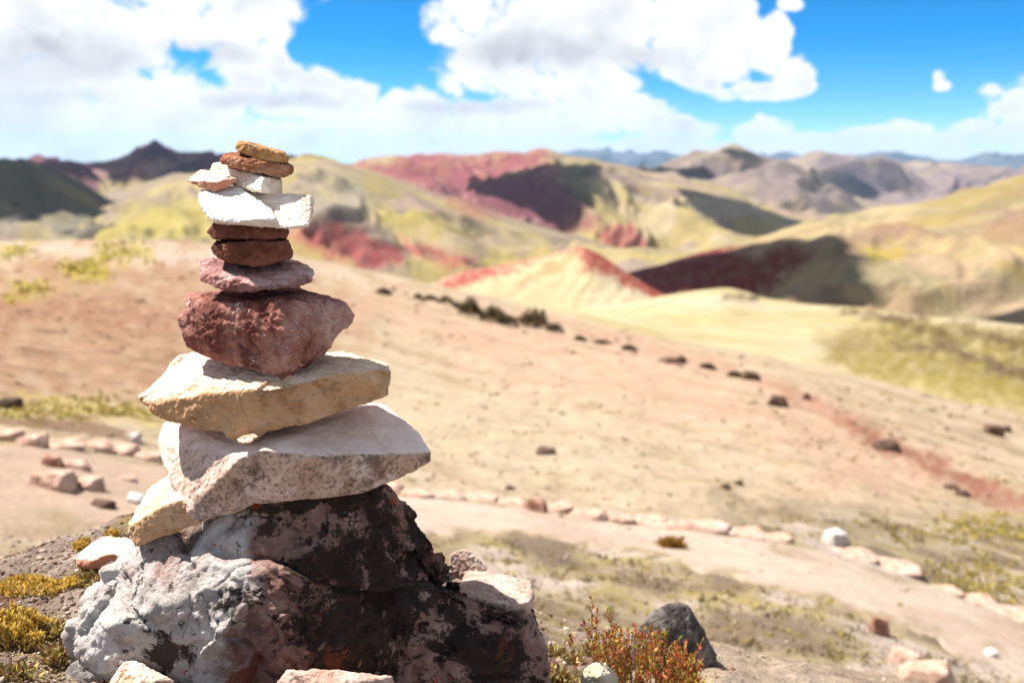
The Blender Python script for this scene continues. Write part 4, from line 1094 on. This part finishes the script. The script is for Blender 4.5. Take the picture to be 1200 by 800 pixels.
for k, (px, py, w, h, n) in enumerate(((112, 678, 60, 10, 420), (60, 742, 40, 10, 240), (75, 770, 50, 10, 300), (150, 800, 40, 8, 160), (20, 792, 50, 10, 260), (150, 775, 40, 8, 150))):
    cushion(px, py, w, h, n, 'dry grass tuft on the stony soil left of the boulder', DRYG, 60 + k, 'grass_tuft', 'grass', size=.016, group='dry grass tufts on the knoll', up=.6)
for k, (px, py, w, h, n) in enumerate(((655, 770, 60, 10, 300), (650, 795, 60, 10, 260), (700, 765, 50, 8, 220))):
    cushion(px, py, w, h, n, 'dry grass tuft between the boulder and the reddish shrub', DRYG, 70 + k, 'grass_tuft', 'grass', size=.015, group='dry grass tufts right of the boulder', up=.6)
cushion(787, 642, 34, 13, 500, 'round ochre bush on the path below the long slab', [lin(190, 146, 70, .8), lin(160, 116, 56, .8)], 81, 'bush', 'bush', hillside, .06)
SHR = [lin(124, 104, 78, .7), lin(96, 82, 60, .7), lin(140, 118, 86, .7)]
for k, (px, py, w, h) in enumerate(((450, 345, 26, 12), (505, 352, 18, 8), (523, 356, 22, 11), (552, 371, 40, 22), (580, 378, 38, 24), (625, 383, 42, 24), (650, 390, 24, 12), (706, 403, 16, 5), (738, 410, 18, 5), (830, 432, 16, 5), (538, 362, 20, 12), (596, 381, 24, 16), (680, 399, 12, 5), (798, 425, 14, 6), (862, 441, 10, 5), (490, 350, 12, 6))):
    cushion(px, py, w * (.8 + .5 * ((k * 37) % 10) / 10), h * (.8 + .5 * ((k * 53) % 10) / 10), int(120 + 22 * w), 'dark olive scrub bush in the row along the slope crest', SHR, 90 + k, 'scrub_bush', 'bush', hillside, .20 if w > 30 else .15, spread=1.0, up=.7, group='scrub bushes along the crest')

# ------------------------------------------------------------------ countless small stones
def rubble(name, sheet, spots, mats, seed):
    r = np.random.default_rng(seed)
    bm = bmesh.new(); bmesh.ops.create_icosphere(bm, subdivisions=1, radius=1)
    bv = np.array([v.co[:] for v in bm.verts]); bf = np.array([[v.index for v in f.verts] for f in bm.faces]); bm.free()
    V, Fc, C = [], [], []
    for (x, y, s, col) in spots:
        z = sheet.height(x, y)
        sc = s * r.uniform(.5, 1, 3) * np.array([1, 1, .7])
        a = r.uniform(0, 6.28); ca, sa = math.cos(a), math.sin(a)
        p = bv * sc * (1 + r.uniform(-.28, .28, (len(bv), 1)))
        p = np.stack([p[:, 0] * ca - p[:, 1] * sa, p[:, 0] * sa + p[:, 1] * ca, p[:, 2]], 1) + np.array([x, y, z + s * .15])
        Fc.append(bf + len(V) * len(bv)); V.append(p); C.append(np.repeat([np.asarray(col)], len(bv), 0))
    me = mesh_np(name, np.concatenate(V), np.concatenate(Fc), False)
    set_col(me, np.concatenate(C))
    o = link(name, me, mats)
    tag(o, kind='stuff')
    return o
gm = Mat('gravel'); GRAV = gm.done(gm.mix(1.0, gm.attr('Col'), gm.ramp(gm.noise(90), [(.3, (.75,) * 3), (.7, (1.2,) * 3)]), 'MULTIPLY'))
r9 = np.random.default_rng(9)
GC = [lin(196, 172, 154, .65), lin(164, 132, 114, .62), lin(120, 92, 78, .62), lin(146, 126, 112, .6), lin(206, 182, 164, .66), lin(96, 68, 56, .65)]
sp = []
for _ in range(3800):
    a = R(r9.uniform(-31, 31)); q = r9.uniform(.9, 2.4)
    if math.sin(a) * q > .12 and r9.random() < .75: continue
    sp.append((q * math.sin(a), q * math.cos(a), abs(r9.normal()) * .0042 + .0012, GC[r9.integers(0, 6)]))
for _ in range(3600):
    p = knoll.hit(r9.uniform(-30, 260), r9.uniform(620, 810))
    sp.append((p.x, p.y, abs(r9.normal()) * .0022 + .0009, GC[r9.integers(0, 6)]))
tag(rubble('gravel', knoll, sp, GRAV, 1), 'small gravel on the knoll soil', None)
sp = []
for _ in range(5200):
    px, py = r9.uniform(-30, 1230), 800 - 330 * r9.uniform(0, 1) ** 1.2
    far = py < np.interp(px, [p[0] for p in path_far], [p[1] for p in path_far])
    if far and r9.random() < .82: continue
    p = hillside.hit(px, py)
    d = p.length
    sp.append((p.x, p.y, (abs(r9.normal()) * 1.5 + .7) * d / F, GC[r9.integers(0, 6)] if not far else GC[r9.integers(1, 4)]))
tag(rubble('path_gravel', hillside, sp, GRAV, 2), 'loose gravel along the path and slope', None)

def knoll_litter():
    r = np.random.default_rng(63)
    P, D = [], []
    for _ in range(5200):
        px, py = (r.uniform(-20, 230), r.uniform(630, 805)) if r.random() < .7 else (r.uniform(600, 860), r.uniform(735, 808))
        if fbm(px / 34, py / 24, 0, 3, 4) < -.02: continue
        p = knoll.hit(px, py)
        P.append((p.x, p.y, p.z - .001)); D.append((r.normal(), r.normal(), r.uniform(.05, .7)))
    me = leaf_mesh('dry_litter', P, D, .0085, 64, [lin(190, 164, 104, .75), lin(150, 90, 62, .75), lin(204, 186, 140, .75), lin(170, 74, 52, .75), lin(120, 104, 66, .75)], .22)
    tag(link('dry_litter', me, LEAF), 'dry grass litter on the knoll soil', None, kind='stuff')
knoll_litter()
def slope_scrub():
    r = np.random.default_rng(31)
    P, D, S, CC = [], [], [], []
    pal = dict(dry=[lin(176, 150, 96, .6), lin(150, 124, 80, .6), lin(190, 168, 120, .6)], olive=[lin(128, 112, 72, .6), lin(104, 88, 60, .6)], yel=[lin(206, 182, 92, .7), lin(186, 166, 84, .7), lin(164, 144, 80, .7)])
    pf = ([p[0] for p in path_far], [p[1] for p in path_far])
    yp = [(72, 302, 128, 332), (112, 286, 176, 306), (10, 330, 60, 350), (0, 289, 40, 304), (-30, 464, 190, 494), (1080, 606, 1230, 640), (1070, 660, 1210, 720)]
    spots = []
    for (x0, y0, x1, y1) in yp:
        for _ in range(int((x1 - x0) * (y1 - y0) / 40)): spots.append((r.normal((x0 + x1) / 2, (x1 - x0) / 3.6), r.normal((y0 + y1) / 2, (y1 - y0) / 3.6), 'yel', 4.5))
    for _ in range(2600): spots.append((r.uniform(-20, 1220), r.uniform(300, 800), 'dry' if r.random() < .7 else 'olive', 3.2))
    for _ in range(1500): spots.append((r.uniform(560, 1220), 800 - 190 * r.uniform(0, 1) ** 1.3, ('dry', 'olive', 'yel')[r.integers(0, 3)], 4.5))
    for px, py, kind, h in spots:
        cr = np.interp(px, [p[0] for p in crest], [p[1] for p in crest])
        if py < cr + 3: continue
        pfar = np.interp(px, *pf); pnear = np.interp(px, [0, 460, 600, 720, 870, 1000, 1200], [640, 628, 632, 648, 682, 722, 806])
        if pfar - 4 < py < pnear and r.random() < .93: continue
        if kind != 'yel' and fbm(px / 60, py / 30, 0, 3, 8) < -.05: continue
        p = hillside.hit(px, py); d = p.length; u = d / F
        n = 7; hh = h * r.uniform(.5, 1.4) * u
        for _ in range(n):
            P.append((p.x + r.normal() * hh * .7, p.y + r.normal() * hh * .7, p.z - hh * .1)); D.append((r.normal() * .6, r.normal() * .6, .8)); S.append(hh)
            CC.append(pal[kind][r.integers(0, len(pal[kind]))])
    me = leaf_mesh('slope_grass', P, D, np.array(S), 77, [(1, 1, 1)], .55)
    C = np.repeat(np.asarray(CC) * r.uniform(.8, 1.2, (len(CC), 1)), 4, 0)
    C4 = np.ones((len(C), 4), np.float32); C4[:, :3] = C
    me.color_attributes['Col'].data.foreach_set('color', C4.ravel())
    tag(link('slope_grass', me, LEAF), 'sparse dry grass and scrub on the slope', None, kind='stuff')
slope_scrub()

# the trodden path
def path_strip():
    near = [(-160, 640), (0, 640), (150, 632), (300, 628), (460, 628), (600, 632), (720, 648), (870, 682), (1000, 722), (1100, 762), (1200, 806), (1360, 880)]
    xs = np.linspace(-150, 1350, 420); n = 26
    fy = pchip1(np.array([p[0] for p in path_far], float), np.array([p[1] for p in path_far], float), xs)
    ny = pchip1(np.array([p[0] for p in near], float), np.array([p[1] for p in near], float), xs)
    V, Q = [], []
    wob = fbm(xs / 60, 0 * xs, 0, 4, 3) * 9; wob2 = fbm(xs / 50, 0 * xs + 4, 0, 4, 6) * 16
    for i, px in enumerate(xs):
        A = hillside.hit(px, fy[i] + 3 + wob[i] * .3); B = hillside.hit(px, ny[i] + wob2[i])
        for j in range(n):
            p = B.lerp(A, j / (n - 1)); z = hillside.height(p.x, p.y)
            e = min(j, n - 1 - j)
            V.append((p.x, p.y, z + (.012 if e > 1 else -.02 + .016 * e)))
    for i in range(len(xs) - 1):
        for j in range(n - 1):
            a = i * n + j; Q.append((a, a + n, a + n + 1, a + 1))
    me = mesh_np('path', V, Q)
    V = np.array(V)
    C = base(V[:, 0], T(230, 206, 186))
    C = lerp(C, T(218, 188, 166), sst(fbm(V[:, 0] * .9, V[:, 1] * .9, 0, 4, 77), 0, .4) * .8)
    C = lerp(C, T(204, 170, 144), sst(-V[:, 0], .5, 2.5) * .6)
    ed = np.tile(np.minimum(np.arange(n), n - 1 - np.arange(n)), len(xs)) + fbm(V[:, 0] * 2.2, V[:, 1] * 2.2, 0, 4, 78) * 7
    C = lerp(C, T(192, 168, 136), 1 - sst(ed, 0, 5))
    set_col(me, C)
    tag(link('path', me, terrain_mat('trodden_earth', 3, .18, .6, .05, [((.2, .15, .11), 12, .66, .74, .5)])), kind='structure')
path_strip()

# ------------------------------------------------------------------ drifting clouds high above the valley (they shade the hills)
def cloud_over(poly, sheet, H, seed, tmin=1.0, grow=.22):
    out = []
    P = poly + [poly[0]]
    for a, b in zip(P[:-1], P[1:]):
        for k in range(6):
            px, py = a[0] + (b[0] - a[0]) * k / 6, a[1] + (b[1] - a[1]) * k / 6
            p = sheet.hit(px, py, tmin)
            q = p + SUN_V * ((H - p.z) / SUN_V.z)
            out.append((q.x, q.y))
    o = np.array(out)
    lo, hi = o.min(0), o.max(0); ext = hi - lo
    r = np.random.default_rng(seed)
    X = r.uniform(lo, hi, (2600, 2))
    d = sdpoly(X[:, 0], X[:, 1], out)
    rm = math.sqrt(max(1, (d > 0).mean() * ext[0] * ext[1])) * .16
    keep = [(x, min(dd * 1.05 + rm * grow, rm * (1 + grow * .5))) for x, dd in zip(X, d) if dd > rm * .12][:420]
    bm = bmesh.new()
    for (x, rad) in keep:
        ret = bmesh.ops.create_icosphere(bm, subdivisions=2, radius=1)
        for v in ret['verts']:
            k = 1 + .12 * r.normal()
            v.co = Vector((x[0] + v.co.x * rad * k, x[1] + v.co.y * rad * k, H + max(v.co.z, -.35) * rad * .7 * k))
    me = bpy.data.meshes.new('cloud'); bm.to_mesh(me); bm.free()
    me.polygons.foreach_set('use_smooth', np.ones(len(me.polygons), bool))
    tag(link('cloud', me, CLOUD), kind='structure')
cm = Mat('cloud', 1.0, 0.0); CLOUD = cm.done(cm.ramp(cm.noise(.002), [(0, (.86, .86, .88)), (1, (.94, .94, .95))]))
cloud_over([(540, 221), (590, 206), (625, 196), (660, 194), (698, 193), (690, 240), (655, 268), (625, 243), (585, 232)], rose, 900, 1)
cloud_over([(700, 330), (735, 318), (800, 305), (860, 293), (920, 289), (975, 287), (962, 310), (968, 328), (945, 352), (880, 352), (780, 350)], right_hill, 700, 2, grow=.7)
cloud_over([(-60, 188), (40, 184), (75, 200), (120, 232), (135, 246), (60, 250), (20, 246), (-60, 252)], dark_hill, 800, 3)
cloud_over([(50, 188), (183, 163), (250, 176), (370, 178), (360, 196), (280, 198), (215, 202), (185, 212), (160, 206), (110, 196), (60, 200)], purple, 1300, 4)
cloud_over([(800, 222), (850, 232), (905, 250), (960, 266), (900, 276), (860, 272), (820, 248)], rose, 900, 5)
cloud_over([(742, 196), (830, 198), (835, 208), (770, 210)], far_hill, 1400, 6)
cloud_over([(842, 174), (890, 180), (900, 188), (858, 184)], far_hill, 1400, 7)
cloud_over([(970, 212), (1000, 208), (1030, 224), (1025, 234), (985, 228)], far_ridge, 2300, 8)
cloud_over([(1150, 372), (1230, 356), (1230, 384), (1180, 384)], right_hill, 700, 9)
